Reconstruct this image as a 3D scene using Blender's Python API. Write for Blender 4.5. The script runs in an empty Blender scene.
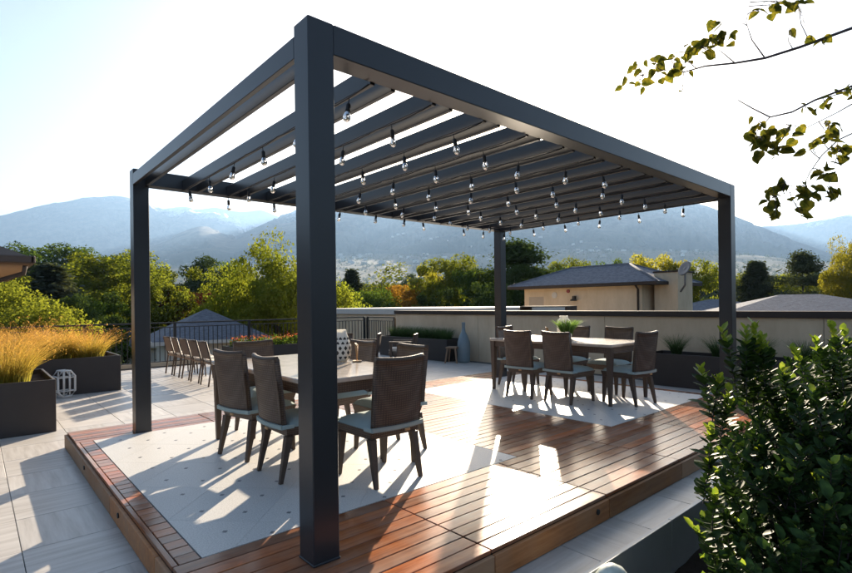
import bpy, math, random
import numpy as np
from mathutils import Vector, Matrix
random.seed(7); rng = np.random.default_rng(7)
S = bpy.context.scene
COL = S.collection
R = math.radians

# ------------------------------------------------------------------ camera
# world: deck top is z = 0, origin at the foot of the front post, X along the long side of the pergola, Y along its short side
F_PX, CAM, YAW, ROLL, CY_PX = 516.44, np.array([-1.2606, -2.2996, 1.3021]), 0.8501, -0.012, 304.37
FW = np.array([math.cos(YAW), math.sin(YAW), 0.]); RT = np.array([math.sin(YAW), -math.cos(YAW), 0.]); UP = np.array([0, 0, 1.])
CR = RT*math.cos(ROLL) + UP*math.sin(ROLL); CU = UP*math.cos(ROLL) - RT*math.sin(ROLL)
def ray(px, py): return FW + CR*(px-426)/F_PX + CU*(CY_PX-py)/F_PX
def at(px, py, d): return CAM + ray(px, py)*d
def pix(P):
    d = np.asarray(P, float)-CAM; z = d@FW
    if z < .05: return None
    return 426+F_PX*(d@CR)/z, CY_PX-F_PX*(d@CU)/z, z
cam = bpy.data.cameras.new('camera'); cam_o = bpy.data.objects.new('camera', cam); COL.objects.link(cam_o)
cam.sensor_width = 36; cam.lens = 36*F_PX/852; cam.shift_y = (CY_PX-286.5)/852
cam.clip_start = .05; cam.clip_end = 60000
cam_o.matrix_world = Matrix(((CR[0], CU[0], -FW[0], CAM[0]), (CR[1], CU[1], -FW[1], CAM[1]), (CR[2], CU[2], -FW[2], CAM[2]), (0, 0, 0, 1)))
S.camera = cam_o

# ------------------------------------------------------------------ sky, sun, exposure
SUN = np.array([.7503, .5971, .2837]); SUN_EL = math.asin(SUN[2]); SUN_AZ = math.atan2(SUN[0], SUN[1])
w = bpy.data.worlds.new('World'); S.world = w; w.use_nodes = True
nt = w.node_tree; bg = nt.nodes['Background']
sky = nt.nodes.new('ShaderNodeTexSky'); sky.sky_type = 'NISHITA'; sky.sun_disc = False
sky.sun_elevation = SUN_EL; sky.sun_rotation = SUN_AZ; sky.altitude = 1400; sky.air_density = 1.0; sky.dust_density = 9.5; sky.ozone_density = 1.0
nt.links.new(sky.outputs[0], bg.inputs[0]); bg.inputs[1].default_value = .051
sun = bpy.data.lights.new('sun', 'SUN'); sun.energy = 5.0; sun.angle = R(.55); sun.color = (1, .84, .64)
sun_o = bpy.data.objects.new('sun', sun); COL.objects.link(sun_o)
sun_o.rotation_euler = Vector(SUN).to_track_quat('Z', 'Y').to_euler()
S.view_settings.view_transform = 'Standard'; S.view_settings.look = 'None'; S.view_settings.gamma = 1
S.view_settings.exposure = 2.18
S.render.engine = 'CYCLES'
S.cycles.max_bounces = 8; S.cycles.transparent_max_bounces = 12; S.cycles.volume_bounces = 0
S.cycles.use_denoising = True

# ------------------------------------------------------------------ helpers
def tag(o, label=None, cat=None, group=None, kind=None):
    if label: o['label'] = label
    if cat: o['category'] = cat
    if group: o['group'] = group
    if kind: o['kind'] = kind
    return o
def empty(name, loc=(0, 0, 0), rz=0, label=None, cat=None, group=None):
    o = bpy.data.objects.new(name, None); COL.objects.link(o); o.location = loc; o.rotation_euler = (0, 0, rz); o.empty_display_size = .1
    return tag(o, label, cat, group)
def link(name, mesh, parent=None, loc=None):
    o = bpy.data.objects.new(name, mesh); COL.objects.link(o)
    if parent: o.parent = parent
    if loc is not None: o.location = loc
    return o
def copy_tree(o, parent=None):
    c = o.copy(); COL.objects.link(c); c.parent = parent
    for ch in list(o.children): copy_tree(ch, c)
    return c
class MB:
    def __init__(s): s.v = []; s.f = []; s.smooth = []
    def add(s, vs, fs, sm=False):
        n = len(s.v); s.v += [tuple(map(float, p)) for p in vs]; s.f += [tuple(i+n for i in f) for f in fs]; s.smooth += [sm]*len(fs); return s
    def hexa(s, b, t):   # 4 bottom corners, 4 top corners, both counter-clockwise from above
        return s.add(list(b)+list(t), [(3, 2, 1, 0), (4, 5, 6, 7), (0, 1, 5, 4), (1, 2, 6, 5), (2, 3, 7, 6), (3, 0, 4, 7)])
    def box(s, x0, x1, y0, y1, z0, z1):
        q = [(x0, y0), (x1, y0), (x1, y1), (x0, y1)]
        return s.hexa([(x, y, z0) for x, y in q], [(x, y, z1) for x, y in q])
    def bbox(s, x0, x1, y0, y1, z0, z1, b=.004):   # box with chamfered edges
        if min(x1-x0, y1-y0, z1-z0) < 2.2*b: return s.box(x0, x1, y0, y1, z0, z1)
        def ring(i, z): 
            a, c, d, e = x0+i, x1-i, y0+i, y1-i
            k = b if i == 0 else 0
            return [(a+b, d, z), (c-b, d, z), (c, d+b, z), (c, e-b, z), (c-b, e, z), (a+b, e, z), (a, e-b, z), (a, d+b, z)]
        rs = [ring(b*.9, z0), ring(0, z0+b), ring(0, z1-b), ring(b*.9, z1)]
        vs = [p for r_ in rs for p in r_]; fs = [tuple(range(7, -1, -1)), tuple(range(24, 32))]
        for k in range(3):
            for i in range(8): j = (i+1) % 8; fs.append((k*8+i, k*8+j, k*8+8+j, k*8+8+i))
        return s.add(vs, fs)
    def prism(s, poly, z0, z1):
        n = len(poly)
        return s.add([(x, y, z0) for x, y in poly]+[(x, y, z1) for x, y in poly],
                     [tuple(range(n-1, -1, -1)), tuple(range(n, 2*n))]+[(i, (i+1) % n, n+(i+1) % n, n+i) for i in range(n)])
    def tube(s, pts, rad, n=8, sm=True, cap=True):
        pts = [Vector(p) for p in pts]; rads = rad if isinstance(rad, (list, tuple)) else [rad]*len(pts)
        vs = []; up = Vector((0, 0, 1))
        for i, p in enumerate(pts):
            t = (pts[min(i+1, len(pts)-1)]-pts[max(i-1, 0)]).normalized()
            a = t.cross(up if abs(t.z) < .95 else Vector((1, 0, 0))).normalized(); b = t.cross(a)
            for k in range(n):
                an = 2*math.pi*k/n; vs.append(p+(a*math.cos(an)+b*math.sin(an))*rads[i])
        fs = []
        for i in range(len(pts)-1):
            for k in range(n): j = (k+1) % n; fs.append((i*n+k, i*n+j, (i+1)*n+j, (i+1)*n+k))
        s.add(vs, fs, sm)
        if cap:
            m = len(s.v)-len(vs); L = (len(pts)-1)*n
            s.f += [tuple(m+k for k in range(n-1, -1, -1)), tuple(m+L+k for k in range(n))]; s.smooth += [False, False]
        return s
    def lathe(s, prof, n=20, c=(0, 0, 0), sx=1, sy=1):
        vs = []; fs = []
        for r_, z in prof:
            for k in range(n): a = 2*math.pi*k/n; vs.append((c[0]+r_*math.cos(a)*sx, c[1]+r_*math.sin(a)*sy, c[2]+z))
        for i in range(len(prof)-1):
            for k in range(n): j = (k+1) % n; fs.append((i*n+k, i*n+j, (i+1)*n+j, (i+1)*n+k))
        return s.add(vs, fs, True)
    def mesh(s, name, m=None):
        me = bpy.data.meshes.new(name); me.from_pydata(s.v, [], s.f)
        me.polygons.foreach_set('use_smooth', np.array(s.smooth, bool)); me.update()
        if m: me.materials.append(m)
        return me
    def build(s, name, m, parent=None, loc=None): return link(name, s.mesh(name, m), parent, loc)
def npmesh(name, v, f, m):   # v (n,3), f (k,4) or (k,3)
    me = bpy.data.meshes.new(name); k = f.shape[1]
    me.vertices.add(len(v)); me.vertices.foreach_set('co', np.ascontiguousarray(v, np.float32).ravel())
    me.loops.add(f.size); me.loops.foreach_set('vertex_index', np.ascontiguousarray(f, np.int32).ravel())
    me.polygons.add(len(f)); me.polygons.foreach_set('loop_start', np.arange(0, f.size, k, dtype=np.int32))
    me.update(calc_edges=True)
    if m: me.materials.append(m)
    return me

# ------------------------------------------------------------------ materials
class NM:
    def __init__(s, name):
        s.m = bpy.data.materials.new(name); s.m.use_nodes = True; s.t = s.m.node_tree; s.b = s.t.nodes['Principled BSDF']; s.out = s.t.nodes['Material Output']
    def n(s, ty, **k):
        o = s.t.nodes.new('ShaderNode'+ty)
        for a, v in k.items():
            if a.startswith('i_'): o.inputs[a[2:].replace('_', ' ')].default_value = v
            else: setattr(o, a, v)
        return o
    def l(s, a, b): s.t.links.new(a, b)
    def coords(s, kind='Object', scale=(1, 1, 1)):
        tc = s.n('TexCoord'); mp = s.n('Mapping'); s.l(tc.outputs[kind], mp.inputs[0]); mp.inputs['Scale'].default_value = scale; return mp.outputs[0]
    def noise(s, co, scale, detail=4, rough=.6):
        o = s.n('TexNoise'); o.inputs['Scale'].default_value = scale; o.inputs['Detail'].default_value = detail; o.inputs['Roughness'].default_value = rough
        if co: s.l(co, o.inputs['Vector'])
        return o.outputs['Fac']
    def ramp(s, fac, stops):
        o = s.n('ValToRGB'); e = o.color_ramp.elements
        while len(e) < len(stops): e.new(.5)
        for x, (p, c) in zip(e, stops): x.position = p; x.color = (*c, 1) if len(c) == 3 else c
        s.l(fac, o.inputs[0]); return o.outputs[0]
    def mix(s, fac, a, b, mode='MIX'):
        o = s.n('Mix', data_type='RGBA', blend_type=mode)
        for v, sock in ((fac, o.inputs[0]), (a, o.inputs[6]), (b, o.inputs[7])):
            if hasattr(v, 'links'): s.l(v, sock)
            else: sock.default_value = (*v, 1) if isinstance(v, tuple) else v
        return o.outputs[2]
    def bump(s, h, st=.3, dist=.01):
        o = s.n('Bump'); o.inputs['Strength'].default_value = st; o.inputs['Distance'].default_value = dist; s.l(h, o.inputs['Height']); s.l(o.outputs[0], s.b.inputs['Normal'])
    def col(s, c):
        if hasattr(c, 'links'): s.l(c, s.b.inputs['Base Color'])
        else: s.b.inputs['Base Color'].default_value = (*c, 1)
    def set(s, rough=.5, metal=0, spec=.5): s.b.inputs['Roughness'].default_value = rough; s.b.inputs['Metallic'].default_value = metal; s.b.inputs['Specular IOR Level'].default_value = spec; return s
    def orand(s): return s.n('ObjectInfo').outputs['Random']
def simple(name, c, c2=None, scale=8, rough=.5, metal=0, spec=.5, bump=0):
    k = NM(name); k.set(rough, metal, spec)
    co = k.coords(); f = k.noise(co, scale)
    k.col(k.mix(f, c, c2 or tuple(x*.8 for x in c)))
    if bump: k.bump(k.noise(co, scale*6), bump)
    return k.m
M = {}
# dark bronze-grey powder-coated steel
k = NM('steel_paint'); co = k.coords(); f = k.noise(co, 3); k.col(k.mix(f, (.019, .021, .025), (.029, .031, .035))); k.set(.30, .0, .5)
M['steel'] = k.m
# ipe-like deck boards
def wood_mat(name, sc, a, b, c, gray, gfac=.55, rough=.16):
    k = NM(name); co = k.coords('Object', sc); r_ = k.orand(); add = k.n('VectorMath', operation='ADD'); k.l(co, add.inputs[0]); cmb = k.n('CombineXYZ')
    mu = k.n('Math', operation='MULTIPLY'); mu.inputs[1].default_value = 57; k.l(r_, mu.inputs[0]); k.l(mu.outputs[0], cmb.inputs[0]); k.l(mu.outputs[0], cmb.inputs[1]); k.l(cmb.outputs[0], add.inputs[1])
    g = k.noise(add.outputs[0], 2.2, 6, .65); base = k.ramp(g, [(.3, a), (.52, b), (.75, c)])
    tone = k.ramp(r_, [(0, (.5,)*3), (.5, (.95,)*3), (1, (1.3, 1.2, 1.1))]); base = k.mix(1, base, tone, 'MULTIPLY')
    wn = k.noise(k.coords(), 1.7, 3); wear = k.ramp(wn, [(.38, (0,)*3), (.66, (gfac,)*3)])
    wr = k.n('Math', operation='MULTIPLY_ADD'); wr.use_clamp = True; r2 = k.n('Math', operation='FRACT'); r3 = k.n('Math', operation='MULTIPLY'); r3.inputs[1].default_value = 7.31; k.l(r_, r3.inputs[0]); k.l(r3.outputs[0], r2.inputs[0]); k.l(k.ramp(r2.outputs[0], [(.45, (0,)*3), (1, (1,)*3)]), wr.inputs[0]); wr.inputs[1].default_value = .42; k.l(wear, wr.inputs[2])
    k.col(k.mix(wr.outputs[0], base, gray)); k.l(k.ramp(g, [(.2, (rough-.03,)*3), (.8, (rough+.10,)*3)]), k.b.inputs['Roughness'])
    k.bump(g, .16, .003); k.b.inputs['Specular IOR Level'].default_value = .15; return k.m
M['board'] = wood_mat('deck_board_wood', (1.2, 14, 14), (.17, .045, .014), (.31, .092, .026), (.43, .155, .05), (.31, .24, .19))
M['board_y'] = wood_mat('deck_board_wood_cross', (14, 1.2, 14), (.17, .045, .014), (.31, .092, .026), (.43, .155, .05), (.31, .24, .19))
M['fascia'] = wood_mat('fascia_wood', (1.2, 14, 14), (.26, .10, .035), (.38, .16, .06), (.46, .22, .09), (.35, .25, .17), .4, .5)
# stone inlay tile
k = NM('stone_inlay'); co = k.coords(); f = k.noise(co, 120, 4, .7); g = k.noise(co, 1.5, 3)
k.col(k.mix(1, k.mix(k.ramp(f, [(.35, (0,)*3), (.62, (1,)*3)]), (.42, .41, .39), (.63, .62, .595)), k.mix(k.orand(), k.mix(g, (.86, .86, .86), (1.0, 1.0, 1.0)), (1.0, .99, .98)), 'MULTIPLY')); k.set(.5); k.bump(f, .15, .003); M['inlay'] = k.m
M['dot'] = simple('dark_stone_dot', (.17, .17, .18), rough=.5)
# porcelain pavers with a wood-like vein
def paver(name, sc):
    k = NM(name); co = k.coords('Object', sc); r_ = k.orand(); add = k.n('VectorMath', operation='ADD'); cmb = k.n('CombineXYZ'); mu = k.n('Math', operation='MULTIPLY'); mu.inputs[1].default_value = 91
    k.l(r_, mu.inputs[0]); k.l(mu.outputs[0], cmb.inputs[0]); k.l(mu.outputs[0], cmb.inputs[1]); k.l(co, add.inputs[0]); k.l(cmb.outputs[0], add.inputs[1])
    g = k.noise(add.outputs[0], 1.6, 6, .6); base = k.ramp(g, [(.25, (.34, .31, .28)), (.5, (.48, .45, .415)), (.75, (.58, .555, .52))])
    base = k.mix(1, base, k.ramp(r_, [(0, (.86,)*3), (1, (1.06,)*3)]), 'MULTIPLY')
    st = k.ramp(k.noise(k.coords(), .9, 5, .7), [(.55, (0,)*3), (.75, (.35,)*3)])
    k.col(k.mix(st, base, (.36, .33, .31))); k.set(.42); k.bump(g, .08, .003); return k.m
M['paver_x'] = paver('paver_vein_long', (1.0, 13, 1)); M['paver_y'] = paver('paver_vein_cross', (13, 1.0, 1))
M['grout'] = simple('grout', (.10, .095, .09), rough=.9)
M['planter'] = simple('planter_dark_metal', (.026, .022, .021), (.04, .034, .032), 4, .5, 0, .4)
M['galv'] = simple('galvanised_steel', (.30, .32, .34), (.40, .42, .44), 6, .42, .15)
M['soil'] = simple('soil', (.02, .014, .01), (.05, .035, .025), 30, .95, 0, .2, .8)
# stucco
k = NM('stucco'); co = k.coords(); f = k.noise(co, 90, 4); g = k.noise(k.coords('Object', (1, 1, .35)), 1.6, 6, .7); k.col(k.mix(k.ramp(g, [(.3, (0,)*3), (.7, (1,)*3)]), (.50, .385, .255), (.66, .53, .375))); k.set(.9, 0, .2); k.bump(f, .4, .006); M['stucco'] = k.m
M['cap'] = simple('dark_cap_metal', (.04, .03, .025), (.06, .045, .036), 3, .75, 0, .25)
M['rail'] = simple('black_rail', (.012, .012, .013), rough=.45)
# wicker weave
k = NM('wicker'); co = k.coords('Object', (1, 1, 1)); ws = []
for d_ in ('X', 'Z'):
    q = k.n('TexWave', wave_type='BANDS', bands_direction=d_); q.inputs['Scale'].default_value = 15 if d_ == 'X' else 19; q.inputs['Distortion'].default_value = .6; k.l(co, q.inputs[0]); ws.append(q.outputs['Fac'])
q = k.n('TexWave', wave_type='BANDS', bands_direction='Y'); q.inputs['Scale'].default_value = 15; k.l(co, q.inputs[0])
mx = k.n('Math', operation='MAXIMUM'); k.l(ws[0], mx.inputs[0]); k.l(q.outputs['Fac'], mx.inputs[1])
ml = k.n('Math', operation='MULTIPLY'); k.l(mx.outputs[0], ml.inputs[0]); k.l(ws[1], ml.inputs[1])
k.col(k.mix(k.noise(co, 25), k.ramp(ml.outputs[0], [(0, (.032, .020, .013)), (.6, (.125, .080, .054)), (1, (.19, .128, .088))]), (.075, .048, .034))); k.set(.45); k.bump(ml.outputs[0], .55, .004); M['wicker'] = k.m
M['wicker_leg'] = simple('wicker_leg', (.06, .039, .027), (.10, .067, .047), 60, .5, 0, .4, .4)
M['cushion'] = simple('aqua_cushion', (.31, .39, .385), (.37, .45, .44), 20, .9, 0, .2, .2)
M['cream'] = simple('cream_cushion', (.60, .55, .47), rough=.9, spec=.2)
k = NM('table_slab'); co = k.coords(); f = k.noise(co, 7, 6, .7); k.col(k.ramp(f, [(.3, (.34, .29, .24)), (.7, (.50, .44, .38))])); k.set(.2); M['tabletop'] = k.m
M['teak'] = simple('weathered_teak', (.20, .12, .07), (.28, .18, .11), 14, .6)
M['mesh_tan'] = simple('tan_sling', (.12, .078, .055), (.17, .115, .08), 60, .8)
M['white'] = simple('white_ceramic', (.80, .79, .76), rough=.25); M['black'] = simple('black_plastic', (.01, .01, .01), rough=.5)
k = NM('alabaster'); k.col((.85, .83, .78)); k.set(.35); tr = k.n('BsdfTranslucent'); tr.inputs[0].default_value = (.85, .82, .74, 1); ms = k.n('MixShader'); ms.inputs[0].default_value = .38; k.l(k.b.outputs[0], ms.inputs[1]); k.l(tr.outputs[0], ms.inputs[2]); k.l(ms.outputs[0], k.out.inputs[0]); M['alabaster'] = k.m
M['rattan'] = simple('honey_rattan', (.42, .22, .09), (.52, .30, .13), 30, .6)
M['whitewash'] = simple('whitewashed_wood', (.55, .53, .49), (.68, .66, .62), 20, .7)
M['vase'] = simple('blue_grey_ceramic', (.13, .175, .20), (.19, .24, .26), 5, .3)
M['pebble'] = simple('mottled_pale_stone', (.30, .36, .30), (.72, .74, .66), 26, .35)
k = NM('bulb_glass'); k.col((1, 1, 1)); k.b.inputs['Transmission Weight'].default_value = 1; k.b.inputs['IOR'].default_value = 1.45; k.set(.12); M['glass'] = k.m
M['filament'] = simple('filament_support', (.45, .42, .36), rough=.3)
M['bark'] = simple('bark', (.06, .045, .035), (.11, .085, .07), 20, .9, 0, .2, .6)
M['twig'] = simple('twig', (.055, .04, .045), rough=.7)
M['house_white'] = simple('pale_render', (.62, .59, .54), rough=.8); M['house_tan'] = simple('tan_render', (.42, .35, .27), rough=.8); M['pane'] = simple('window_pane', (.03, .035, .045), rough=.08)
M['brick'] = simple('brick_brown', (.27, .16, .11), rough=.85)
k = NM('slate'); co = k.coords('Object', (1, 1, 2.5)); f = k.ramp(k.noise(co, 5, 6, .8), [(.3, (0,)*3), (.7, (1,)*3)]); k.bump(f, .6, .02); k.col(k.mix(f, (.07, .08, .10), (.20, .215, .25))); k.set(.9, 0, .15); M['slate'] = k.m
k = NM('slate_b'); k.col(k.mix(k.orand(), (.085, .09, .105), (.19, .20, .22))); k.set(.85, 0, .2); M['shingle'] = k.m
M['red'] = simple('red_alarm', (.28, .04, .03), rough=.4); M['brown_roof'] = simple('brown_roof', (.07, .05, .04), (.10, .075, .06), 10, .8)
M['greymetal'] = simple('dish_grey', (.16, .15, .15), rough=.5)
def leaf_mat(name, a, b, c, trans=.45, rough=.45, spread=.35):
    k = NM(name); co = k.coords('Object'); f = k.noise(co, spread*3, 4, .8); f2 = k.noise(co, 40, 1)
    mu = k.mix(.45, f, f2); c_ = k.ramp(mu, [(.34, a), (.5, b), (.66, c)])
    hv = k.n('HueSaturation'); mr = k.n('MapRange'); k.l(k.orand(), mr.inputs[0]); mr.inputs[3].default_value = .75; mr.inputs[4].default_value = 1.2; k.l(mr.outputs[0], hv.inputs['Value']); k.l(c_, hv.inputs['Color'])
    k.l(hv.outputs[0], k.b.inputs['Base Color']); k.set(rough, 0, .4 if rough < .4 else (.15 if rough == .55 else 0.))
    tr = k.n('BsdfTranslucent'); k.l(k.mix(1, hv.outputs[0], (1.25, 1.25, .65), 'MULTIPLY'), tr.inputs[0]); ms = k.n('MixShader'); ms.inputs[0].default_value = trans
    k.l(k.b.outputs[0], ms.inputs[1]); k.l(tr.outputs[0], ms.inputs[2]); k.l(ms.outputs[0], k.out.inputs[0]); return k.m
M['lf_green'] = leaf_mat('foliage_green', (.035, .06, .014), (.07, .115, .024), (.13, .17, .032), .5)
M['lf_yg'] = leaf_mat('foliage_yellow_green', (.06, .085, .014), (.145, .17, .025), (.26, .25, .04), .55)
M['lf_gold'] = leaf_mat('foliage_gold', (.14, .14, .02), (.28, .26, .035), (.40, .33, .05), .55)
M['lf_orange'] = leaf_mat('foliage_orange', (.16, .08, .02), (.34, .17, .03), (.40, .25, .05), .5)
M['lf_dark'] = leaf_mat('foliage_dark', (.025, .045, .016), (.045, .07, .024), (.07, .10, .032), .35)
M['lf_spruce'] = leaf_mat('foliage_spruce', (.05, .065, .05), (.09, .11, .08), (.14, .15, .10), .25)
M['lf_lime'] = leaf_mat('foliage_lime', (.07, .09, .016), (.17, .19, .03), (.28, .27, .05), .5)
M['lf_conifer'] = leaf_mat('foliage_conifer', (.03, .045, .028), (.055, .07, .04), (.09, .10, .055), .3)
M['lf_russet'] = leaf_mat('foliage_russet', (.05, .018, .015), (.11, .035, .025), (.16, .07, .03), .35)
M['lf_far'] = leaf_mat('foliage_far', (.02, .04, .015), (.05, .075, .02), (.13, .13, .03), .3, .6, .02)
M['lf_bush'] = leaf_mat('shrub_leaf', (.014, .033, .010), (.030, .064, .016), (.055, .105, .025), .2, .55, 4)
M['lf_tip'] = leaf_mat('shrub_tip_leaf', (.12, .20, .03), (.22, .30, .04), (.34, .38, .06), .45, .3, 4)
M['lf_branch'] = leaf_mat('branch_leaf', (.03, .04, .011), (.085, .092, .018), (.23, .19, .03), .42, .5, 6)
def grass_mat(name, lo, mid, hi):
    k = NM(name); sep = k.n('SeparateXYZ'); tc = k.n('TexCoord'); k.l(tc.outputs['Generated'], sep.inputs[0])
    f = k.mix(.38, sep.outputs[2], k.noise(tc.outputs['Object'], 22, 2)); c_ = k.ramp(f, [(.12, lo), (.45, mid), (.8, hi)]); k.l(c_, k.b.inputs['Base Color']); k.set(.6, 0, .3)
    tr = k.n('BsdfTranslucent'); k.l(c_, tr.inputs[0]); ms = k.n('MixShader'); ms.inputs[0].default_value = .5; k.l(k.b.outputs[0], ms.inputs[1]); k.l(tr.outputs[0], ms.inputs[2]); k.l(ms.outputs[0], k.out.inputs[0]); return k.m
M['gold_grass'] = grass_mat('golden_grass', (.17, .20, .03), (.46, .32, .05), (.58, .25, .07)); M['green_grass'] = grass_mat('green_grass', (.03, .06, .015), (.06, .11, .03), (.10, .14, .05))

# ------------------------------------------------------------------ terrain with mountains
def vnoise(x, y, seed=0):
    xi = np.floor(x).astype(np.int64); yi = np.floor(y).astype(np.int64); xf = x-xi; yf = y-yi
    u = xf*xf*(3-2*xf); v = yf*yf*(3-2*yf)
    def h(a, b): 
        n = (a*374761393+b*668265263+seed*1442695041) & 0xffffffff; n = ((n ^ (n >> 13))*1274126177) & 0xffffffff; return ((n ^ (n >> 16)) & 0xffff)/65535.
    return (h(xi, yi)*(1-u)+h(xi+1, yi)*u)*(1-v)+(h(xi, yi+1)*(1-u)+h(xi+1, yi+1)*u)*v
def fbm(x, y, o=5, ridge=False, seed=0):
    s = 0; a = .5
    for i in range(o):
        n = vnoise(x, y, seed+i); s = s+a*((1-abs(2*n-1)) if ridge else n); x = x*2.03+17; y = y*2.03+5; a *= .5
    return s
def sil(points):
    az = []; el = []
    for px, py in points:
        d = ray(px, py); az.append(math.atan2(d[1], d[0])); el.append(math.atan2(d[2], math.hypot(d[0], d[1])))
    o = np.argsort(az); az = np.array(az)[o]; el = np.array(el)[o]
    ga = np.linspace(az[0], az[-1], 1600); ge = np.interp(ga, az, el); kr = np.exp(-.5*(np.arange(-60, 61)/9)**2); kr /= kr.sum(); ge = np.convolve(np.pad(ge, 60, 'edge'), kr, 'valid')
    return lambda a: np.interp(a, ga, ge)
FAR = sil([(-400, 222), (-150, 224), (0, 217), (30, 208), (75, 199.5), (120, 196), (150, 203), (167, 210), (183, 204), (197, 212), (214, 206), (240, 213), (262, 209), (290, 222), (340, 232), (500, 235), (700, 230), (800, 224), (852, 214), (1100, 208)])
MAIN = sil([(-400, 268), (0, 264), (60, 260), (120, 252), (151, 246), (180, 236), (202, 229), (215, 233), (232, 238), (252, 229), (271, 220), (300, 211), (340, 206), (420, 197), (500, 190), (560, 192), (600, 196), (640, 203), (690, 206), (737, 221), (772, 233), (806, 245), (828, 252), (852, 258), (1100, 285)])
RM, RF, GROUND = 7000., 9000., -7.
def sstep(a, b, x): t = np.clip((x-a)/(b-a), 0, 1); return t*t*(3-2*t)
def height(r_, a):
    x = r_*np.cos(a); y = r_*np.sin(a)
    base = GROUND+sstep(150, 900, r_)*16+sstep(800, 3800, r_)*330*(.35+.65*np.clip((MAIN(a))/.19, 0, 1))
    hm = np.tan(MAIN(a))*RM; hf = np.tan(FAR(a))*RF
    prof = np.where(r_ < RM, sstep(2000, RM, r_)**.9, 1-sstep(RM, RM+2600, r_)*.75)
    rid = fbm(x/1250, y/1250, 5, True, 3)-.62; rid2 = fbm(x/420, y/420, 5, True, 9)-.6
    m = prof*hm*(1+np.minimum((rid-.10)*1.5+rid2*.7, .0)*np.clip((RM*.995-r_)/500, 0, 1)*np.clip((r_-1600)/900, 0, 1))+prof*(fbm(x/160, y/160, 3, False, 4)-.5)*26
    proff = np.where(r_ < RF, sstep(6000, RF, r_), 1-sstep(RF, RF+4500, r_)*.8)
    ridf = fbm(x/1700, y/1700, 5, True, 23)-.6; ridf2 = fbm(x/700, y/700, 5, True, 31)-.6
    f_ = proff*hf*(1+np.minimum((ridf-.10)*1.5+ridf2*.7, .0)*np.clip((RF*.995-r_)/700, 0, 1))+proff*(fbm(x/200, y/200, 3, False, 7)-.5)*34
    loc = sstep(1100, 1900, r_)*(fbm(x/260, y/260, 4, False, 11)-.5)*46
    return np.maximum(np.maximum(base, base*0+loc+base), np.maximum(m+sstep(1000, 1800, r_)*loc*.6*np.clip((RM-r_)/800, 0, 1), f_))
def terrain():
    c = YAW; azv = np.linspace(c-R(48), c+R(48), 900); rest = np.linspace(c+R(48), c+R(312), 90)[1:-1]; az = np.concatenate([azv, rest])
    rr = np.concatenate([[0.], np.linspace(20, 300, 10), np.geomspace(340, 2000, 34)[0:], np.linspace(2060, 6600, 120), np.linspace(6680, 9400, 60), np.geomspace(9600, 13500, 10)])
    A, RR_ = np.meshgrid(az, rr); H = height(RR_, np.where(A > c+math.pi, A-2*math.pi, A)); H[RR_ < 140] = GROUND
    v = np.stack([CAM[0]+RR_*np.cos(A), CAM[1]+RR_*np.sin(A), H], -1).reshape(-1, 3); n = len(az); i = np.arange(len(rr)-1)[:, None]*n; j = np.arange(n)[None]; jn = (j+1) % n
    f_ = np.stack([i+j, i+n+j, i+n+jn, i+jn], -1).reshape(-1, 4)
    k = NM('mountainside'); geo = k.n('NewGeometry'); sp = k.n('SeparateXYZ'); k.l(geo.outputs['Position'], sp.inputs[0]); sn = k.n('SeparateXYZ'); k.l(geo.outputs['Normal'], sn.inputs[0])
    big = k.noise(geo.outputs['Position'], .0016, 6, .65); fine = k.ramp(k.noise(geo.outputs['Position'], .011, 8, .8), [(.35, (0,)*3), (.65, (1,)*3)])
    rock = k.mix(fine, (.045, .04, .034), (.18, .15, .12)); veg = k.mix(fine, (.012, .02, .010), (.045, .048, .024))
    mr = k.n('MapRange'); k.l(sp.outputs[2], mr.inputs[0]); mr.inputs[1].default_value = 330; mr.inputs[2].default_value = 850
    vm = k.n('Math', operation='ADD'); k.l(mr.outputs[0], vm.inputs[0]); ms_ = k.n('Math', operation='SUBTRACT'); ms_.inputs[1].default_value = .45; k.l(big, ms_.inputs[0]); k.l(ms_.outputs[0], vm.inputs[1])
    land = k.mix(k.ramp(vm.outputs[0], [(.2, (0,)*3), (.75, (1,)*3)]), veg, rock)
    ad = k.n('Math', operation='MULTIPLY_ADD'); k.l(k.noise(geo.outputs['Position'], .004, 6, .75), ad.inputs[0]); ad.inputs[1].default_value = 900; sx_ = k.n('MapRange'); k.l(sp.outputs[0], sx_.inputs[0]); sx_.inputs[1].default_value = 1500; sx_.inputs[2].default_value = 3200; sx_.inputs[3].default_value = -520; sx_.inputs[4].default_value = 60; sa_ = k.n('Math', operation='ADD'); k.l(sp.outputs[2], sa_.inputs[0]); k.l(sx_.outputs[0], sa_.inputs[1]); k.l(sa_.outputs[0], ad.inputs[2])
    snow = k.ramp(k.n('MapRange').outputs[0], [(0, (0,)*3), (1, (1,)*3)]); mr2 = snow.node.inputs[0].links[0].from_node; k.l(ad.outputs[0], mr2.inputs[0]); mr2.inputs[1].default_value = 1560; mr2.inputs[2].default_value = 1760
    k.col(k.mix(snow, land, (.82, .83, .86))); k.set(.95, 0, .1)
    me = npmesh('ground', v, f_, k.m); me.polygons.foreach_set('use_smooth', np.ones(len(f_), bool))
    tag(link('ground', me), kind='structure', label='valley floor rising into hazy blue mountains with patches of snow')
terrain()

# ------------------------------------------------------------------ terrace paving
TZ = -.16
BX0, BY1, BZ = .17, -.78, -.50   # sunken planting bed in front of the deck
terr = tag(MB().box(-14, 8.55, BY1, 11.95, TZ-.32, TZ-.012).box(-14, BX0, -9, BY1-.0005, TZ-.32, TZ-.012).build('terrace', M['grout']), 'roof terrace paved with pale veined square tiles', None, None, 'structure')
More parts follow.
